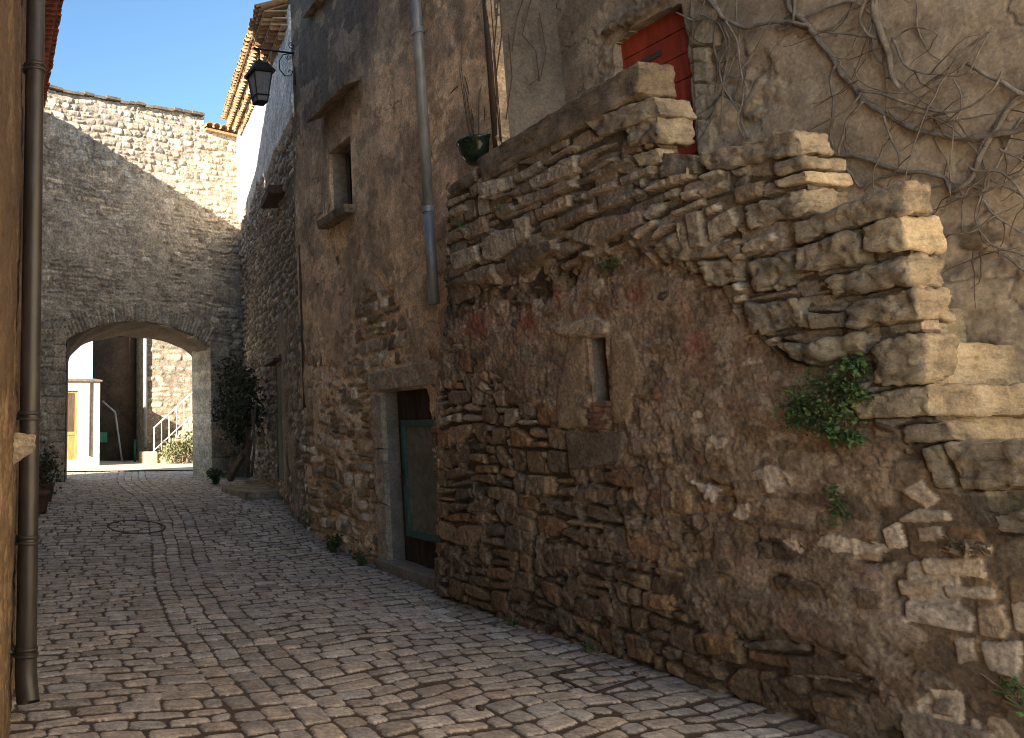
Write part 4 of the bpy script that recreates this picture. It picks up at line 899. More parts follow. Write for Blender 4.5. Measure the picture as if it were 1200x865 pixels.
for s in range(ns_ + 1):
    w = s / ns_
    for (a, b), (c2, d2) in zip(fr, bk):
        vsx.append(ins3(a + (c2 - a) * w + .02 * math.sin(b * 9 + s * 2), b + (d2 - b) * w + (.02 * math.sin(a * 8 + s) if b > .3 else 0), .03 - (TH + .03) * w))
m = len(fr); mb.add(vsx, [(s * m + i, s * m + i + 1, (s + 1) * m + i + 1, (s + 1) * m + i) for s in range(ns_) for i in range(m - 1)])
mb.build('vault', plain_mat('vault_render', (.20, .155, .115), (.12, .092, .07), 2.2, .92, .8, .02, fine=6), arch, True)
# rear face of the wall around the vault mouth
mb = MB(); outer = [(b0u - 1.6, .2)] + [(b0u - 1.6 + (b1u - b0u + 3.2) * k / n, 9.) for k in range(n + 1)] + [(b1u + 1.2, .2)]
vsx = [ins3(a, b, -TH) for a, b in bk] + [ins3(a, b, -TH) for a, b in outer]
mb.add(vsx, [(i, i + 1, m + i + 1, m + i) for i in range(m - 1)]); mb.build('rear_face', M_lime2, arch)
mb = MB(); u = .1
while u < tq[-1][0] - .02:
    l = rt.uniform(.2, .42); z = float(np.interp(u, [a for a, b in tq], [b for a, b in tq])); e = min(u + l, tq[-1][0])
    z2 = float(np.interp(e, [a for a, b in tq], [b for a, b in tq])); j = rt.uniform(-.02, .03)
    mb.hexa([ins3(u, z - .01 + j, .10 + j), ins3(e - .012, z2 - .01 + j, .09), ins3(e - .012, z2 + .02, -.9), ins3(u, z + .02, -.9)], [ins3(u, z + .06 + j, .10 + j), ins3(e - .012, z2 + .055 + j, .09), ins3(e - .012, z2 + .09, -.9), ins3(u, z + .09, -.9)]); u += l
mb.build('coping', plain_mat('weathered_tile', (.20, .155, .115), (.11, .088, .068), 6, .95, .5, .01), arch)
mb = MB()
for k in range(5):
    u = tq[-1][0] + .1 + k * .22; half_tile(mb, ins3(u, tr[1] + .02 + .02 * (k % 2), .16), (-pn.n[0], -pn.n[1], .1), (0, 0, 1), .6, .13)
mb.hexa([ins3(tq[-1][0] + .01, tr[1] - .06, .12), ins3(pn.Lg, tr2[1] - .06, .12), ins3(pn.Lg, tr2[1] - .06, -.8), ins3(tq[-1][0] + .01, tr[1] - .06, -.8)], [ins3(tq[-1][0] + .01, tr[1], .12), ins3(pn.Lg, tr2[1], .12), ins3(pn.Lg, tr2[1], -.8), ins3(tq[-1][0] + .01, tr[1], -.8)])
mb.build('cap_tiles', M_tile, arch)
arch_pn = pn

# ------------------------------------------------------------------ houses on the left
lh = empty('ochre_house', (.3, 4.5, 0), label='ochre rendered house wall close by at the left edge with a brown downpipe', cat='house')
pn = Panel((LX(1.0), 1.0), (LX(9.0), 9.0), -.1, 6.2, .02, .016, side=-1)
pn.n = -np.array([-pn.t[1], pn.t[0]]); fa = pn.noise(1.6, 121, 5); fb = pn.noise(6, 122, 4); fc = pn.noise(20, 123, 3)
pn.H = .04 * (fa - .5) + .03 * (fb - .5) + .03 * (fc - .5) - .009 * pn.V
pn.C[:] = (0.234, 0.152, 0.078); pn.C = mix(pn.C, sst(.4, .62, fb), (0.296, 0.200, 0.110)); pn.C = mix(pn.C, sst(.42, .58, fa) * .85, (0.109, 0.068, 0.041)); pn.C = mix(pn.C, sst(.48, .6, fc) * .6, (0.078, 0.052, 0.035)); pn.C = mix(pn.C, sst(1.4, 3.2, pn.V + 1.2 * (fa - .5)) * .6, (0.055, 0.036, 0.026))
pn.build('wall', M_plaster, lh, thick=.25)
LT = 10.6
mb = MB(); mb.prism([(LX(-2) - .02, -2), (LX(10.2) - .30, 10.2), (-6, 10.2), (-6, -2)], -.1, LT) if False else None
mb.prism([(LX(1) - .26, 1.0), (LX(9) - .26, 9.0), (-6, 9.0), (-6, 1.0)], -.1, LT)
mb.prism([(LX(-1), -1), (LX(.995), .995), (-6, .995), (-6, -1)], -.1, LT)
mb.prism([(LX(9.005) - .01, 9.005), (LX(9.5) - .01, 9.5), (-6, 9.5), (-6, 9.005)], -.1, LT)
mb.hexa([(LX(1) - .255, 1, 6.21), (LX(1) - .01, 1, 6.21), (LX(9) - .01, 9, 6.21), (LX(9) - .255, 9, 6.21)], [(LX(1) - .255, 1, LT), (LX(1) - .01, 1, LT), (LX(9) - .01, 9, LT), (LX(9) - .255, 9, LT)])
mb.build('rear_wall', plain_mat('ochre_wall', (.44, .29, .14), (.32, .20, .10), 2, .9, .4, .008, fine=10), lh)
def roofslab(name, mat, parent, y0, y1, z, over, depth, sl):
    mb = MB(); mb.hexa([(LX(y0) + over, y0, z), (LX(y1) + over, y1, z), (-6.3, y1, z + sl), (-6.3, y0, z + sl)], [(LX(y0) + over, y0, z + .12), (LX(y1) + over, y1, z + .12), (-6.3, y1, z + sl + .12), (-6.3, y0, z + sl + .12)])
    return mb.build(name, mat, parent)
roofslab('roof', M_redtile, lh, -1.1, 9.52, LT + .01, .40, 6, 1.6)
dp = sub('downpipe', lh, on_ground(36, 815)); pb = on_ground(30, 836); X_, Y_ = float(pb[0]) - .015, float(pb[1]) - .1
mb = MB(); mb.tube([(X_ - .085, Y_, LT - .1), (X_, Y_, .34)], .060, 20, False); mb.tube([(X_, Y_, .36), (X_, Y_, .25), (X_ + .004, Y_ - .015, .18), (X_ + .012, Y_ - .05, .10)], [.064, .064, .065, .066], 20, False)
mb.tube([(X_, Y_, .34), (X_, Y_, .25), (X_ + .004, Y_ - .015, .18), (X_ + .012, Y_ - .05, .105)], [.054] * 4, 20, False)
mb.build('pipe', M_brownpipe, dp, True)
for (px, py) in ((40, 76), (34, 487), (33, 633), (33, 765)):
    z = float(on_wall(px, py, (0, Y_ - .05), (1, Y_ - .05))[2]); mb = MB()
    xk = X_ - .0083 * z; mb.tube([(xk, Y_, z - .028), (xk, Y_, z - .012)], .074, 20); mb.tube([(xk, Y_, z + .004), (xk, Y_, z + .024)], .070, 20); mb.box(xk - .14, xk - .05, Y_ - .01, Y_ + .01, z - .02, z + .012); mb.build('pipe_clamp', M_brownpipe, dp, True)
cy_ = 4.75; cA = on_wall(18, 506, (0, cy_), (1, cy_)); cB = on_wall(46, 507, (0, cy_), (1, cy_)); cC = on_wall(24, 562, (0, cy_), (1, cy_))
x0 = float(cA[0]) - .12; zt_ = float(cA[2]); zb_ = float(cC[2])
block('corbel_stone', [(x0, cy_, zt_), (float(cB[0]), cy_, zt_ - .005), (float(cB[0]) - .012, cy_, zt_ - .10), (x0, cy_, zb_)], .16, M_lime2, lh, .02, rough=.01, seed=60, dirx=(0, 1))
lf = empty('tiled_house', (1.6, 15, .4), label='left-hand house behind the brown downpipe with a dark red tiled eave', cat='house')
LEV = 9.0; LYE = 19.3
EX = lambda y: 1.04 + .062 * (y)                # eave line; the wall stands .36 behind it
mb = MB(); mb.prism([(EX(12.4) - .50, 12.4), (EX(LYE) - .50, LYE), (-2.2, LYE - .8), (-3.0, 12.4)], -.1, LEV - .02); mb.prism([(1.02, 9.56), (1.30, 12.396), (-3.0, 12.396), (-3.0, 9.56)], -.1, 8.1); mb.hexa([(1.06, 9.56, 8.11), (1.34, 12.39, 8.11), (-3.0, 12.39, 8.7), (-3.0, 9.56, 8.7)], [(1.06, 9.56, 8.25), (1.34, 12.39, 8.25), (-3.0, 12.39, 8.84), (-3.0, 9.56, 8.84)]); mb.build('wall', plain_mat('left_render', (.36, .28, .20), (.26, .20, .14), 1.5, .9, .4, .01, fine=10), lf)
mb = MB(); y = 12.5
mb.hexa([(EX(12.4) - .02, 12.4, LEV + .08), (EX(LYE) - .02, LYE, LEV + .08), (-2.2, LYE, LEV + .9), (-3.0, 12.4, LEV + .9)], [(EX(12.4) - .02, 12.4, LEV + .12), (EX(LYE) - .02, LYE, LEV + .12), (-2.2, LYE, LEV + .94), (-3.0, 12.4, LEV + .94)])
while y < LYE - .05:
    for j in range(4):
        half_tile(mb, (EX(y) + .05 - .38 * j + rt.uniform(-.02, .02), y, LEV + .12 + .1 * j), (-1, .06, .26), (.26, 0, 1), .45, .095, n=7)
    y += .2
mb.build('roof', M_redtile, lf)
mb = MB(); y = 12.5
while y < LYE - .1:
    half_tile(mb, (EX(y) - .06, y, LEV - .03), (-1, .06, 0), (0, 0, 1), .4, .085, n=7, taper=1); y += .19
mb.build('eave_tile_row', M_redtile, lf)

# ------------------------------------------------------------------ lantern on its bracket at the corner of the dark house
yl = 11.85; zx = lambda px, py: on_wall(px, py, (0, yl), (1, yl))
lt = empty('street_lantern', zx(346, 62), label='black four-sided street lantern hanging from a scrolled iron bracket high on the dark wall corner', cat='lantern')
hA, hB = zx(348, 63), zx(299, 57); top_ = zx(304, 74); bot = zx(303, 124)
mb = MB(); mb.tube([hA, hB], .016, 8); mb.tube([hB, (hB[0] - .03, yl, hB[2] + .015)], .02, 8)
mb.tube([zx(346, 40), zx(346, 100)], .014, 8)
def spiral(c, r0, turns, a0, n=26, sg=1): return [(c[0] + r0 * (1 - .75 * k / n) * math.cos(a0 + sg * turns * 6.283 * k / n), yl, c[2] + r0 * (1 - .75 * k / n) * math.sin(a0 + sg * turns * 6.283 * k / n)) for k in range(n + 1)]
mb.tube([zx(342, 63), zx(332, 64), zx(327, 72), zx(328, 82), zx(334, 89), zx(341, 89), zx(343, 84), zx(339, 82), zx(338, 85)], .009, 6)
mb.tube(spiral(zx(338, 67), .045, 1.2, 3.1), .006, 6); mb.tube(spiral(zx(342, 54), .06, 1.2, 1.6), .007, 6); mb.tube(spiral(zx(312, 66), .04, 1.1, 1.8), .006, 6)
mb.build('bracket', M_iron, lt, True)
hx, hz = float(top_[0]), float(top_[2]); H_ = float(top_[2] - bot[2])
mb = MB(); mb.tube([(hx, yl, float(hB[2])), (hx, yl, hz)], .012, 8); mb.tube([(hx, yl, hz - .02), (hx, yl, hz + .03), (hx, yl, hz + .06)], [.045, .05, .02], 10); mb.build('hanger', M_iron, lt)
def ring4(w, z): return [(hx - w, yl - w, z), (hx + w, yl - w, z), (hx + w, yl + w, z), (hx - w, yl + w, z)]
zc = hz - .25 * H_; wt = .145; wb = .085; zb = hz - H_ * .93
mb = MB(); mb.add(ring4(.10, hz - .02) + ring4(wt + .035, zc + .02), [(0, 1, 2, 3)] + [(i, (i + 1) % 4, 4 + (i + 1) % 4, 4 + i) for i in range(4)] + [(7, 6, 5, 4)])
mb.add(ring4(wt + .045, zc + .019) + ring4(wt + .045, zc - .02), [(0, 1, 2, 3), (7, 6, 5, 4)] + [(i, (i + 1) % 4, 4 + (i + 1) % 4, 4 + i) for i in range(4)])
mb.build('cap', M_iron, lt)
mb = MB()
for sx, sy in ((-1, -1), (1, -1), (1, 1), (-1, 1)):
    mb.tube([(hx + sx * wt, yl + sy * wt, zc - .02), (hx + sx * wb, yl + sy * wb, zb)], .011, 6)
for w, z in ((wb, zb), (.105, zb + .10)):
    q = ring4(w + .004, z); mb.tube(q + [q[0]], .011, 6)
mb.box(hx - wb * .9, hx + wb * .9, yl - wb * .9, yl + wb * .9, zb - .02, zb + .0)
mb.build('frame', M_iron, lt)
mb = MB(); a, b = ring4(wt - .006, zc - .022), ring4(wb - .006, zb + .002); mb.add(a + b, [(i, (i + 1) % 4, 4 + (i + 1) % 4, 4 + i) for i in range(4)]); mb.build('glass_panes', M_lampglass, lt)

# ------------------------------------------------------------------ bare vine on the right-hand wall
vine = empty('bare_vine', (UX - .05, 3.6, 3.2), label='leafless grey vine with twisted stems spreading over the rendered wall above the staircase', cat='vine')
def vpath(pts, h0=.05, sub_=4, seed=0):
    P = [on_wall(800 + x / 2.7025, y / 2.7025, (UX - h0, 0), (UX - h0, 1)) for x, y in pts]; out = []
    P = [Vector(p) for p in P]
    for i in range(len(P) - 1):
        p0, p1, p2, p3 = P[max(i - 1, 0)], P[i], P[i + 1], P[min(i + 2, len(P) - 1)]
        for k in range(sub_):
            t = k / sub_; q = .5 * ((2 * p1) + (p2 - p0) * t + (2 * p0 - 5 * p1 + 4 * p2 - p3) * t * t + (3 * p1 - p0 - 3 * p2 + p3) * t ** 3)
            q.x += .02 * mnoise.noise(q * 5 + Vector((seed, 0, 0))); q.y += .012 * mnoise.noise(q * 9 + Vector((0, seed, 0))); q.z += .012 * mnoise.noise(q * 9 + Vector((0, 0, seed + 3))); out.append(q)
    return out + [P[-1]]
V = [([(300, -90), (330, -20), (345, 30), (395, 80), (430, 130), (480, 190), (500, 240), (545, 280), (580, 320), (640, 360), (720, 400), (800, 425), (880, 440), (960, 435), (1040, 420), (1081, 405), (1200, 380)], .024, .016),
     ([(40, -60), (60, -20), (110, 30), (140, 65), (200, 85), (270, 75), (330, 65), (370, 75), (400, 85)], .020, .014), ([(590, -90), (600, -20), (610, 50), (630, 110), (650, 170), (660, 220), (690, 280)], .028, .016),
     ([(300, 95), (350, 80), (420, 40), (490, 15), (540, 5), (580, 30), (640, 90)], .012, .009), ([(110, 30), (130, 90), (145, 140), (120, 200), (125, 260), (150, 310), (180, 360), (205, 440)], .012, .006), ([(140, 65), (170, 130), (185, 220), (190, 300), (175, 380), (195, 440)], .010, .005),
     ([(120, 40), (100, 120), (115, 200), (140, 290), (170, 330)], .011, .006), ([(490, 200), (470, 250), (480, 330), (470, 420), (478, 490)], .012, .007), ([(575, 320), (530, 370), (510, 430), (495, 490)], .012, .010),
     ([(440, 490), (530, 495), (600, 510), (680, 540), (760, 550), (830, 560), (860, 600), (920, 560), (950, 480), (990, 410), (1040, 330), (1081, 290), (1160, 230)], .014, .016), ([(590, 120), (610, 180), (660, 230), (700, 270), (760, 320), (840, 370)], .009, .005),
     ([(560, 285), (640, 300), (720, 330), (800, 350), (880, 345), (950, 310), (1000, 270), (1020, 220)], .012, .006), ([(1200, 260), (1081, 310), (1030, 350), (1000, 400), (960, 450), (930, 520), (880, 600), (850, 610)], .018, .009), ([(900, 530), (930, 540), (1000, 545), (1060, 590), (1100, 640)], .009, .006),
     ([(640, 370), (660, 440), (680, 490), (684, 525)], .009, .006), ([(800, 370), (800, 440), (830, 500), (840, 545)], .005, .003), ([(900, 200), (950, 230), (1000, 260), (1081, 300)], .014, .014), ([(700, 330), (770, 300), (830, 260), (900, 230), (950, 150), (985, 80)], .009, .004),
     ([(840, 640), (930, 620), (1000, 690), (1081, 740)], .008, .005), ([(950, 600), (925, 690), (960, 760), (985, 790)], .006, .003), ([(560, 120), (540, 160), (500, 200), (520, 230)], .008, .004), ([(740, 10), (745, 90), (770, 160), (820, 195)], .006, .003),
     ([(1000, 470), (1060, 500), (1100, 520)], .008, .005), ([(580, 0), (560, 60), (590, 110), (640, 130)], .014, .009), ([(330, -60), (360, 10), (345, 80), (300, 70)], .016, .01), ([(620, 100), (640, 200), (640, 300), (650, 360)], .012, .007), ([(660, 120), (700, 200), (760, 230), (830, 240), (920, 230)], .009, .005),
     ([(500, 500), (560, 590), (600, 570), (650, 555), (720, 550)], .012, .008), ([(980, 570), (1040, 600), (1081, 620)], .008, .006), ([(860, 250), (880, 330), (855, 420), (850, 560), (853, 640)], .006, .004), ([(1081, 370), (1040, 430), (1000, 520), (960, 580), (930, 700)], .010, .005),
     ([(-20, 40), (40, 66), (90, 50)], .009, .006), ([(820, 740), (900, 740), (960, 700), (1081, 640)], .006, .004), ([(930, 800), (1000, 795), (1081, 780)], .005, .003), ([(440, 100), (520, 110), (590, 118)], .007, .006), ([(960, 100), (920, 170), (870, 230)], .006, .004)]
VP = []
for i, (pts, r0, r1) in enumerate(V):
    P = vpath(pts, .075 + .03 * (i % 3), 5, i * 1.7); n = len(P); VP.append(P)
    mb = MB(); mb.tube(P, [.86 * (r0 + (r1 - r0) * k / (n - 1)) * (1 + .16 * mnoise.noise(P[k] * 14)) for k in range(n)], 8)
    mb.build('trunk' if r0 > .018 else 'branch', M_vine, vine, True)
rv = random.Random(9)
for j in range(26):                                   # long thin runners
    P = rv.choice(VP); q = rv.choice(P[:-1]).copy(); a = rv.choice((-1, 1)) * rv.uniform(.1, 1.0) + (3.14 if rv.random() < .5 else 0); pts = [q]; l = rv.uniform(.35, 1.0); w_ = rv.uniform(-.25, .25)
    for k in range(14):
        a += w_ * .5 + rv.gauss(0, .16); pts.append(pts[-1] + Vector((rv.uniform(-.006, .006), math.cos(a) * l / 14, math.sin(a) * l / 14)))
    for p in pts: p.x = min(p.x, UX - .06)
    mb = MB(); mb.tube(pts, [.0075 - .005 * k / 14 for k in range(15)], 6, False); mb.build('branch', M_vine, vine, True); VP.append(pts)
mb = MB()
for _ in range(70):
    P = rv.choice(VP); q = rv.choice(P[:-1]); a = rv.uniform(-2.9, .5) if rv.random() < .7 else rv.uniform(0, 6.28); l = rv.uniform(.08, .42)
    pts = [q.copy()]
    for k in range(5):
        a += rv.gauss(0, .28); pts.append(pts[-1] + Vector((rv.uniform(-.012, .008), math.cos(a) * l / 5, math.sin(a) * l / 5)))
    for p in pts: p.x = min(p.x, UX - .06)
    mb.tube(pts, [.0042, .0036, .003, .0026, .0022, .0014], 5, False)
o = mb.build('twig_spray', M_twig, vine); o['kind'] = 'stuff'
# thin dry stems on the dark wall by the downpipe
dry = empty('dry_climber', (5.0, 7.2, 4.2), label='thin dry climber stems on dark render between zinc downpipe and red door', cat='climber')
def wpath(pts, A, B, h): 
    t = np.array(B) - np.array(A); t = t / np.linalg.norm(t); nn = np.array([t[1], -t[0]]) if t[1] < 0 else np.array([-t[1], t[0]])
    nn = nn if nn[0] < 0 else -nn
    return [on_wall(x, y, np.array(A) + nn * h, np.array(B) + nn * h) for x, y in pts]
for pts, rr in [([(558, 165), (552, 120), (546, 92), (535, 72)], .006), ([(515, 128), (532, 105), (548, 92), (553, 66)], .008), ([(536, 112), (534, 150), (540, 180), (527, 200)], .005), ([(575, 160), (583, 120), (579, 60), (584, 0)], .007), ([(587, 165), (580, 100), (588, 40), (585, -10)], .006),
                ([(500, 118), (520, 140), (545, 165), (560, 180)], .004), ([(495, 160), (525, 150), (548, 172)], .004), ([(482, 260), (490, 245), (512, 240)], .006), ([(484, 285), (482, 262), (492, 246)], .005), ([(520, 60), (505, 42), (530, 41)], .004), ([(552, 210), (545, 185), (536, 165), (530, 140)], .005)]:
    mb = MB(); P = wpath(pts, D_A, D_B, .04); mb.tube([Vector(p) + Vector((random.uniform(-.01, .01),) * 3) for p in P], rr, 6); mb.build('stem', M_twig, dry, True)
for pts, rr in [([(622, 0), (612, 40), (628, 60), (632, 95)], .005), ([(632, 15), (640, 60), (634, 90), (620, 100)], .004), ([(600, 60), (606, 20), (616, -10)], .005), ([(650, 10), (690, 14), (720, 6)], .006), ([(593, 140), (600, 90), (596, 40)], .005)]:
    mb = MB(); P = [on_wall(x, y, (5.0, 6.50), (6.0, 6.50)) for x, y in pts]; mb.tube(P, rr, 6); mb.build('stem', M_twig, dry, True)

# ------------------------------------------------------------------ green pot on the parapet
pp = on_wall(563, 176, (5.02, 0), (5.02, 1)); pc_ = Vector((5.02 - .02, float(pp[1]), float(pp[2])))
pot = empty('glazed_pot', pc_ - Vector((0, 0, .14)), label='dark green glazed bowl pot with dry stems on the left end of the parapet coping', cat='pot')
mb = MB(); prf = [(.08, -.15), (.12, -.14), (.165, -.08), (.195, .0), (.205, .07), (.225, .085), (.222, .105), (.195, .10), (.185, .05)]
vsx = []; n = 28
prf = [(a * .9, b * .9) for a, b in prf]
for rr, z in prf: vsx += [pc_ + Vector((rr * math.cos(6.2832 * k / n), rr * math.sin(6.2832 * k / n), z)) for k in range(n)]
mb.add(vsx, [(i * n + k, i * n + (k + 1) % n, (i + 1) * n + (k + 1) % n, (i + 1) * n + k) for i in range(len(prf) - 1) for k in range(n)] + [tuple(range(n))[::-1]])
mb.build('bowl', M_pot, pot, True)
mb = MB(); mb.tube([pc_ + Vector((0, 0, .05)), pc_ + Vector((0, 0, .072))], .165, 20); mb.build('soil', M_soil, pot)
mb = MB()
for k in range(9):
    a = k * .7; q = pc_ + Vector((.05 * math.cos(a), .05 * math.sin(a), .07)); mb.tube([q, q + Vector((.03 * math.cos(a), .05 * math.sin(a), .18)), q + Vector((.05 * math.cos(a), .10 * math.sin(a), .30 + .13 * (k % 5))), q + Vector((.02 * math.cos(a), .14 * math.sin(a), .36 + .17 * (k % 5)))], [.005, .0045, .004, .002], 5)
mb.build('dry_stem', M_twig, pot)

# ------------------------------------------------------------------ plants
ivy_c = [(958, 468, .15), (992, 448, .10), (936, 478, .09), (952, 494, .09), (980, 484, .11), (1003, 430, .06), (930, 496, .05), (975, 508, .06), (995, 512, .035), (962, 448, .06), (1008, 460, .05)]
iv = empty('ivy_clump', on_wall(965, 470, S_A, S_B), label='dense green ivy clump growing out of the rubble wall under the hewn stones', cat='ivy')
mb = MB()
for i, (px, py, rr) in enumerate(ivy_c):
    c0 = on_wall(px, py, (S_A[0] - .08, S_A[1]), (S_B[0] - .08, S_B[1])); leaves(c0, (.03 + rr * .3, rr * .8, rr * .75), int(110 + 11000 * rr * rr), .018 + .009 * (i % 3), i, .5, .5, mb, .42)
mb.build('foliage', M_leaf, iv)
mb = MB()
for i, (px, py, rr) in enumerate(ivy_c):
    a = Vector(on_wall(1000, 440, (S_A[0] + .03, S_A[1]), (S_B[0] + .03, S_B[1]))); b = Vector(on_wall(px, py + 12, (S_A[0] - .08, S_A[1]), (S_B[0] - .08, S_B[1]))); mb.tube([a, (a + b) / 2 + Vector((-.05, 0, 0)), b], [.008, .006, .003], 6)
mb.build('stem', M_twig, iv)
def wallweed(px, py, rr, n, size, name, label, cat, mat, seed, A=S_A, B=S_B, h=.05, rx=.05, group=None, squash=1.):
    t = np.array(B) - np.array(A); t = t / np.linalg.norm(t); nn = np.array([t[1], -t[0]]); nn = nn if nn[0] < 0 else -nn
    c0 = on_wall(px, py, np.array(A) + nn * h, np.array(B) + nn * h); e = empty(name, c0, label=label, cat=cat, group=group)
    leaves(c0, (rx, rr, rr * squash), n, size, seed, .3, .5, None, .35).build('foliage', mat, e)
    mb = MB(); c1 = Vector(c0) + Vector((.06, 0, -rr * .5))
    for k in range(5):
        q = Vector(c0) + Vector((random.uniform(-rx, 0), random.uniform(-rr, rr), random.uniform(-.3, 1) * rr)) * .8; mb.tube([c1, (c1 + q) / 2, q], [.004, .003, .002], 5)
    mb.build('stem', M_dry, e); return e
wallweed(978, 592, .055, 90, .028, 'wall_plant', 'small upright green plant rooted in the plaster below the ivy clump', 'plant', M_leaf, 31, squash=1.3)
wallweed(552, 228, .06, 60, .026, 'wall_plant', 'small leafy sprig on the rubble just under the left end of the coping', 'plant', M_leaf, 32)
wallweed(590, 243, .05, 50, .024, 'wall_plant', 'sparse green sprig between the stones a little below the middle of the coping', 'plant', M_leaf, 33)
wallweed(541, 265, .06, 50, .026, 'wall_plant', 'low leafy sprig on the rubble beside the zinc downpipe', 'plant', M_leaf, 34)
wallweed(718, 310, .09, 130, .02, 'moss_tuft', 'mossy green tuft in the hollow directly above the slit window lintel', 'moss', M_leaf, 35, h=.02, rx=.03, squash=.5)
wallweed(1115, 640, .10, 70, .05, 'dry_tuft', 'dry brown grass tuft lodged between rubble stones at the far right', 'tuft', M_dry, 36, h=.06, squash=.4)
wallweed(1172, 806, .07, 70, .026, 'wall_plant', 'green weed with arching stems at the foot of the wall in the lower right corner', 'plant', M_leaf, 37, h=.08, rx=.08)
wallweed(1193, 826, .07, 60, .026, 'wall_plant', 'second green weed hanging at the extreme lower right corner by the wall foot', 'plant', M_leaf, 38, h=.10, rx=.08)
p = on_ground(390, 648); weed('wall_weed', p, .26, 16, 'tufted green weed at the foot of the dark house left of its door', 'weed', seed=1, mat=M_weed)
p = on_ground(424, 664); weed('wall_weed', p, .20, 13, 'small weed against the stone jamb of the dark house door', 'weed', seed=2, mat=M_weed)
p = on_ground(253, 568); weed('wall_weed', p, .38, 26, 'bushy weeds at the foot of the archway beside the stone step', 'weed', seed=3, mat=M_weed)
# climbing bush beside the archway
bc = on_wall(275, 470, np.array(F_A) + np.array([-.45, .1]), np.array(F_B) + np.array([-.45, .1]))
bush = empty('climbing_bush', (float(bc[0]), float(bc[1]), .45), label='dark green climbing bush on a bare leaning trunk in the corner right of the archway', cat='bush')
mb = MB()
for i, (px, py, rr) in enumerate([(272, 440, .48), (262, 455, .42), (285, 455, .42), (270, 480, .45), (258, 490, .36), (288, 482, .40), (278, 505, .30)]):
    c0 = on_wall(px, py, np.array(F_A) + np.array([-.45, .1]), np.array(F_B) + np.array([-.45, .1])); leaves(c0, (rr * .8, rr, rr * .9), 800, .085, 60 + i, .4, .5, mb, .3)
mb.build('crown', M_leafd, bush)
wq = lambda px, py, h=.4: Vector(on_wall(px, py, np.array(F_A) + np.array([-h, .1]), np.array(F_B) + np.array([-h, .1])))
for pts, rr in [([(291, 560), (290, 530), (291, 505), (284, 480)], .05), ([(272, 560), (284, 540), (292, 522), (290, 490)], .04), ([(295, 558), (298, 525), (296, 480)], .025), ([(300, 556), (292, 538), (297, 505), (300, 470)], .02)]:
    mb = MB(); mb.tube([wq(*q) for q in pts], rr, 8); mb.build('trunk', M_greywood, bush, True)
mb = MB(); a, b = wq(270, 560, .6), wq(285, 533, .45); mb.tube([a, b], [.10, .07], 6)
tag(mb.build('leaning_plank', M_greywood), 'weathered grey board leaning against the wall under the climbing bush', 'board')
# pots and shrub on the left by the arch wall
for (px, py, hh, lab, sd) in [(46, 601, .34, 'terracotta pot with a drooping shrub on the left beside the downpipe', 1), (53, 588, .32, 'smaller terracotta pot with leafy plant left of the archway, farther back', 2)]:
    g = on_ground(px, py); e = empty('plant_pot', g, label=lab, cat='plant pot'); g = Vector(g); mb = MB()
    mb.tube([g, g + Vector((0, 0, hh * .8)), g + Vector((0, 0, hh * .82)), g + Vector((0, 0, hh))], [hh * .32, hh * .44, hh * .5, hh * .5], 18); mb.build('pot', M_terra, e, True)
    mb = leaves(g + Vector((0, 0, hh + .28)), (.24, .24, .28), 300, .08, 80 + sd, .3, .5, None, .3); mb.build('foliage', M_leafd, e)
    mb = MB(); mb.tube([g + Vector((0, 0, hh - .02)), g + Vector((.02, 0, hh + .35))], .018, 6); mb.build('stem', M_twig, e)

# ------------------------------------------------------------------ covers in the paving, litter
g = on_ground(160, 618); n = 40
mb = MB(); rr = .40
for (ra, rb, za, zb2) in ((rr, rr + .035, .014, .014),):
    vsx = []
    for k in range(n):
        a = 6.2832 * k / n; x, y = g[0] + math.cos(a), g[1]
        for rad, dz in ((ra, -.05), (ra, .012), (rb, .012), (rb, -.05)):
            xx, yy = g[0] + rad * math.cos(a), g[1] + rad * math.sin(a); vsx.append((xx, yy, float(zg(xx, yy)) + dz))
    mb.add(vsx, [(4 * k + j, 4 * k + j + 1, 4 * ((k + 1) % n) + j + 1, 4 * ((k + 1) % n) + j) for k in range(n) for j in range(3)])
o = mb.build('manhole_cover', M_rust); tag(o, 'round manhole cover ring set in the cobbles in the middle of the street', 'manhole cover')
cs = [on_z(x, y, .013) for x, y in ((645, 789), (712, 775), (757, 792), (695, 812))]
mb = MB()
for k in range(4):
    a, b = Vector(cs[k]), Vector(cs[(k + 1) % 4]); d = (b - a).normalized(); s = Vector((-d.y, d.x, 0)) * .011
    a = a + d * .018; b = b - d * .018
    mb.hexa([a - s - Vector((0, 0, .05)), b - s - Vector((0, 0, .05)), b + s - Vector((0, 0, .05)), a + s - Vector((0, 0, .05))], [a - s, b - s, b + s, a + s])
o = mb.build('access_cover', M_rust); tag(o, 'square iron frame of a paved access cover in the cobbles near the rubble wall', 'access cover')
rl = random.Random(3)
for (px, py, lab) in [(565, 832, 'dark pebble lying on the cobbles in the foreground'), (928, 826, 'pale pebble at the foot of the rubble wall near the lower right'), (905, 838, 'brown stone chip on the cobbles by the wall foot')]:
    g = on_z(px, py, .012); s = .022
    o = block('pebble', [g + np.array([-s, 0, s]), g + np.array([s, 0, s]), g + np.array([s, 0, -s * .4]), g + np.array([-s, 0, -s * .4])], s * 1.8, M_soil if 'pale' not in lab else M_lime, None, .018, rough=.004, seed=px, dirx=(0, 1)); tag(o, lab, 'pebble')

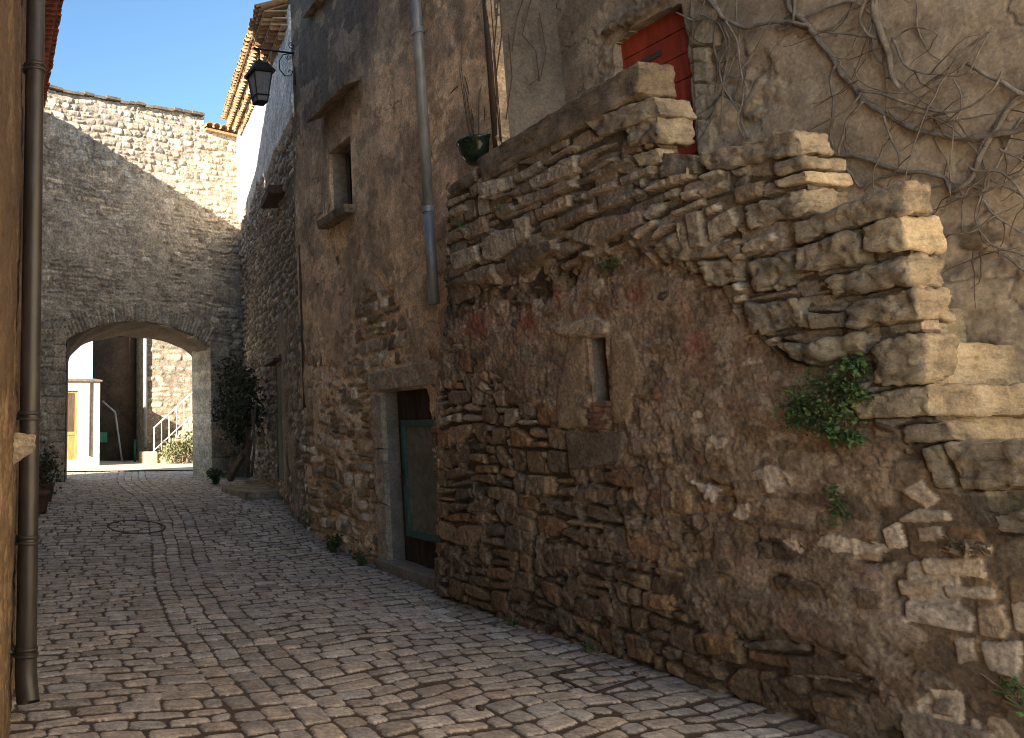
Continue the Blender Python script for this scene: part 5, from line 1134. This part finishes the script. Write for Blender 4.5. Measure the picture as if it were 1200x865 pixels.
lit = random.Random(77); mb = MB()                      # dry leaves and crumbs along the wall foot
for _ in range(420):
    y = lit.uniform(3.2, 11.5); xw = 4.78 if y < 7.6 else (5.06 + .075 * (y - 6.55)); d = min(lit.expovariate(9.), .9); x = xw - .03 - d
    if lit.random() < .12: x = lit.uniform(.6, xw - .1)
    z = float(zg(x, y)) + .018; a = lit.uniform(0, 6.28); s = lit.uniform(.006, .022) * (1.2 if y > 6 else 1); up_ = lit.uniform(.1, .6) * s
    p = Vector((x, y, z)); u = Vector((math.cos(a), math.sin(a), 0)); w = Vector((-u.y, u.x, 0))
    mb.add([p - u * s, p + w * s * .5 + Vector((0, 0, up_)), p + u * s + Vector((0, 0, up_ * .5)), p - w * s * .5 + Vector((0, 0, up_))], [(0, 1, 2), (0, 2, 3)])
tag(mb.build('leaf_litter', M_dry), 'dry leaf crumbs scattered along the foot of the rubble wall', 'litter', kind='stuff')
for k, (px, py, hh) in enumerate([(600, 735, .10), (690, 768, .09), (842, 812, .10), (545, 712, .12)]):
    weed('wall_weed', on_ground(px, py), hh, 8, ['tiny weed at the wall foot a little right of the green-framed door', 'tiny weed at the wall foot just behind the square access cover', 'tiny weed at the rubble wall foot nearest the lower right corner', 'small weed at the corner of the rubble wall beside the door'][k], 'weed', seed=20 + k, mat=M_weed)

# ------------------------------------------------------------------ beyond the archway
GZ = .52
PLY = lambda px, py, y: on_wall(px, py, (0, y), (1, y))
mb = MB(); mb.add([(-6, 23.4, GZ), (26, 23.4, GZ), (26, 50, GZ + .1), (-6, 50, GZ + .1)], [(0, 1, 2, 3)]); tag(mb.build('square', M_ground), kind='structure')
yw = 26.6; wh = empty('white_house', (4.5, yw, GZ), label='sunlit white house with an ochre panelled door seen through the archway', cat='house')
xr = float(PLY(117, 480, yw)[0]); xl = -1.; zt = float(PLY(90, 447, yw)[2]); dx0 = float(PLY(74, 500, yw)[0]); dx1 = float(PLY(91, 500, yw)[0]); dz1 = float(PLY(85, 458, yw)[2]); dz0 = float(PLY(85, 539, yw)[2])
mb = MB(); mb.box(xl, dx0, yw, yw + .3, GZ - .1, zt); mb.box(dx1, xr, yw, yw + .3, GZ - .1, zt); mb.box(dx0, dx1, yw + .001, yw + .3, dz1, zt); mb.box(dx0, dx1, yw + .001, yw + .3, GZ - .1, dz0); mb.box(xl, xr, yw + .302, yw + 1.4, GZ - .1, zt - .002); mb.build('porch_wall', plain_mat('beige_render', (.60, .53, .43), (.47, .41, .33), 1.6, .9, .4, .01, fine=8), wh); mb = MB()
mb.box(xl - .2, xr - .02, yw + 1.404, yw + 6, GZ - .1, 8.5); mb.build('wall', M_white, wh)
mb = MB(); mb.hexa([(xl, yw - .08, zt + .0), (xr + .06, yw - .08, zt), (xr + .06, yw + 1.4, zt + .12), (xl, yw + 1.4, zt + .12)], [(xl, yw - .08, zt + .05), (xr + .06, yw - .08, zt + .05), (xr + .06, yw + 1.4, zt + .18), (xl, yw + 1.4, zt + .18)]); mb.build('porch_roof', M_greywood, wh)
d = sub('door', wh, ((dx0 + dx1) / 2, yw, dz0)); mb = MB()
mb.box(dx0, dx0 + .08, yw + .06, yw + .12, dz0, dz1); mb.box(dx1 - .08, dx1, yw + .06, yw + .12, dz0, dz1); zm = dz0 + (dz1 - dz0) * .38
mb.box(dx0 + .08, dx1 - .08, yw + .06, yw + .12, dz1 - .08, dz1); mb.box(dx0 + .08, dx1 - .08, yw + .06, yw + .12, zm - .05, zm + .05); mb.box(dx0 + .08, dx1 - .08, yw + .06, yw + .12, dz0, dz0 + .1); mb.box(dx0 + .08, dx1 - .08, yw + .09, yw + .115, dz0 + .1, zm - .05)
mb.build('frame', M_ochrewood, d, bevel=.006); mb = MB(); mb.box(dx0 + .08, dx1 - .08, yw + .095, yw + .11, zm + .05, dz1 - .08); mb.build('pane', M_darkwood, d)
mb = MB(); xd = float(PLY(105, 500, yw)[0]); mb.tube([(xd, yw - .05, zt), (xd, yw - .05, GZ + .3)], .025, 8); mb.build('cable_duct', M_rust, wh, True)
# tower-like dark house and the stone house with the outside stair
yt = 29.5; tx0 = float(PLY(110, 500, yt)[0]); tx1 = float(PLY(171, 500, yt)[0]); tw = empty('round_house', ((tx0 + tx1) / 2, yt + 1.5, GZ), label='dark shaded rounded stone house corner between the white house and the sunlit stone wall', cat='house')
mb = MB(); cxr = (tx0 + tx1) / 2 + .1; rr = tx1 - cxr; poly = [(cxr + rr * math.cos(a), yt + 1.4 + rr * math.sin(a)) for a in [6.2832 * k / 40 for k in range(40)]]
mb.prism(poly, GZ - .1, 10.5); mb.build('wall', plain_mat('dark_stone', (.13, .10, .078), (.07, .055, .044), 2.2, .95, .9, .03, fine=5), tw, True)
mb = MB(); mb.tube([PLY(120, 470, yt - .25), PLY(135, 483, yt - .25), PLY(143, 540, yt - .25), PLY(155, 543, yt - .25)], .035, 8); mb.build('drainpipe', M_zinc, tw, True)
mb = MB(); q = PLY(121, 508, yt - .2); mb.box(q[0] - .1, q[0] + .12, yt - .3, yt - .1, q[2] - .3, q[2] + .05); tag(mb.build('letter_box', plain_mat('green_metal', (.03, .22, .13), (.02, .15, .09), 5, .5, .1, .002)), 'green metal box on the dark house corner beyond the archway', 'letter box')
mb = MB(); q0 = PLY(158, 543, yt - .6); q1 = PLY(158, 517, yt - .6); mb.tube([q0, q1], .04, 8); mb.tube([q1, q1 + np.array([0, 0, .06])], .055, 8); tag(mb.build('bollard', plain_mat('green_post', (.02, .13, .07), (.015, .09, .05), 5, .5, .1, .002), None, True), 'thin dark green post standing before the dark rounded house', 'bollard')
ys = 29.0; sh = empty('stone_house', (8.5, ys, GZ), label='tan stone house wall with a pale downpipe behind the white stair railing', cat='house')
xa = float(PLY(171, 480, ys)[0]); pn = Panel((xa, ys), (xa + 6, ys), GZ - .2, 9., .035, .035, side=-1)
fa = pn.noise(1, 131, 4); pn.H = .03 * (fa - .5); pn.base = pn.H.copy(); pn.C[:] = (.24, .19, .14)
stones_in(pn, rubble(-.1, 6.1, GZ - .2, 9, (.12, .27), (.2, .7), .014, .25, .03, .02, 55), lambda u, v: True, (.02, .045), [(.37, .30, .22), (.33, .265, .195), (.41, .335, .25), (.30, .245, .18)], .05, k=35, wob=.04)
pn.build('wall', M_far, sh, thick=.3); mb = MB(); mb.box(xa, xa + 6, ys + .32, ys + 4, GZ - .1, 9.2); mb.build('rear_wall', M_lime2, sh)
mb = MB(); xp = float(PLY(170.5, 480, ys - .1)[0]); mb.tube([(xp, ys - .1, 8.5), (xp, ys - .1, GZ + .5)], .065, 12); mb.build('downpipe', M_zinc, sh, True)
yo = ys - 1.2; ost = empty('outdoor_stair', (9, yo, GZ), label='pale outdoor stone stair with a white railing seen through the archway', cat='stair')
P0, P1 = PLY(181, 533, yo), PLY(236, 482, yo); N = 12; mb = MB()
for k in range(N + 3):
    x = P0[0] + (P1[0] - P0[0]) * k / N; z = GZ + .12 + (P1[2] - P0[2]) * k / N
    mb.box(x, x + (P1[0] - P0[0]) / N * .998, yo, yo + 1.1 - .001 * k, GZ - .1, z)
mb.build('steps', M_lime, ost, bevel=.01)
mb = MB(); RZ = .88; sl = (P1[2] - P0[2]) / (P1[0] - P0[0])
zf = lambda x: P0[2] + (x - P0[0]) * sl
X0, X1 = float(P0[0]), float(P1[0]) + .8
mb.tube([(X0, yo + .05, zf(X0) - .05), (X0, yo + .05, zf(X0) + RZ)], .028, 8); mb.tube([(X0, yo + .05, zf(X0) + RZ), (X1, yo + .05, zf(X1) + RZ)], .028, 8); mb.tube([(X0, yo + .05, zf(X0) + .14), (X1, yo + .05, zf(X1) + .14)], .02, 8)
k = 0
while X0 + .26 * (k + 1) < X1: k += 1; x = X0 + .26 * k; mb.tube([(x, yo + .05, zf(x) - .05), (x, yo + .05, zf(x) + RZ)], .018, 6)
mb.build('railing', plain_mat('white_metal', (.62, .60, .56), (.5, .48, .45), 4, .5, .1, .001), ost)
for i, (px, py, rr, lab) in enumerate([(200, 530, .45, 'low sunlit yellow-green shrub at the foot of the outdoor stair beyond the archway'), (215, 522, .55, 'taller sunlit shrub beside the outdoor stair beyond the archway'), (229, 520, .6, 'sunlit bush half hidden by the right jamb of the archway')]):
    c0 = PLY(px, py, yo - .5); e = empty('sunlit_shrub', (c0[0], c0[1], GZ), label=lab, cat='shrub')
    leaves(c0, (rr * .8, rr * .6, rr * .7), 420, .10, 140 + i, .1, .5, None, .3).build('foliage', M_lightleaf, e)
    mb = MB()
    for k in range(6):
        a = k * 1.05; mb.tube([(c0[0] + .1 * math.cos(a), c0[1] + .1 * math.sin(a), GZ), (c0[0] + rr * .5 * math.cos(a), c0[1] + rr * .4 * math.sin(a), c0[2])], .015, 5)
    mb.build('stem', M_dry, e)
q = PLY(172, 541, yo + .2); mb = MB(); mb.box(q[0] - .25, q[0] + .3, yo - .1, yo + .3, GZ - .05, GZ + .4); tag(mb.build('kerb_stone', M_lime, bevel=.05), 'pale stone block at the bottom of the outdoor stair', 'stone')

# ------------------------------------------------------------------ camera, light, world
cam = bpy.data.cameras.new('camera'); co = bpy.data.objects.new('camera', cam); COLL.objects.link(co)
cam.sensor_fit = 'HORIZONTAL'; cam.sensor_width = 36; cam.lens = 36 * FPX / 1200
cam.shift_x = (600 - CXP) / 1200; cam.shift_y = -(432.5 - CYP) / 1200
cam.clip_start = .05; cam.clip_end = 3000; co.location = EYE
co.rotation_euler = (math.pi / 2 + PITCH, 0, -YAW); scn.camera = co
SUN = Vector((.78, .52, -.345)).normalized()
sl_ = bpy.data.lights.new('sun', 'SUN'); so = bpy.data.objects.new('sun', sl_); COLL.objects.link(so)
sl_.energy = 5.0; sl_.angle = math.radians(.5); sl_.color = (1, .90, .76); so.rotation_euler = SUN.to_track_quat('-Z', 'Y').to_euler(); so.location = (-8, -6, 14)
w = bpy.data.worlds.new('World'); scn.world = w; w.use_nodes = True; nt = w.node_tree
sky = nt.nodes.new('ShaderNodeTexSky'); sky.sky_type = 'NISHITA'; sky.sun_disc = False
sky.sun_elevation = math.asin(-SUN.z); sky.sun_rotation = math.atan2(-SUN.x, -SUN.y); sky.altitude = 300; sky.air_density = .68; sky.dust_density = .3; sky.ozone_density = .0
tint = nt.nodes.new('ShaderNodeMix'); tint.data_type = 'RGBA'; tint.blend_type = 'MULTIPLY'; tint.inputs[0].default_value = 1.; tint.inputs[7].default_value = (.72, .93, .98, 1)
nt.links.new(sky.outputs['Color'], tint.inputs[6]); nt.links.new(tint.outputs[2], nt.nodes['Background'].inputs['Color']); nt.nodes['Background'].inputs['Strength'].default_value = .088
vs_ = scn.view_settings; vs_.view_transform = 'Standard'; vs_.look = 'None'; vs_.gamma = 1; vs_.use_curve_mapping = False; vs_.exposure = 2.05
scn.cycles.max_bounces = 8; scn.cycles.diffuse_bounces = 6; scn.cycles.use_denoising = True; scn.cycles.pixel_filter_type = 'BLACKMAN_HARRIS'; scn.cycles.filter_width = 1.0; scn.cycles.denoising_prefilter = 'ACCURATE'
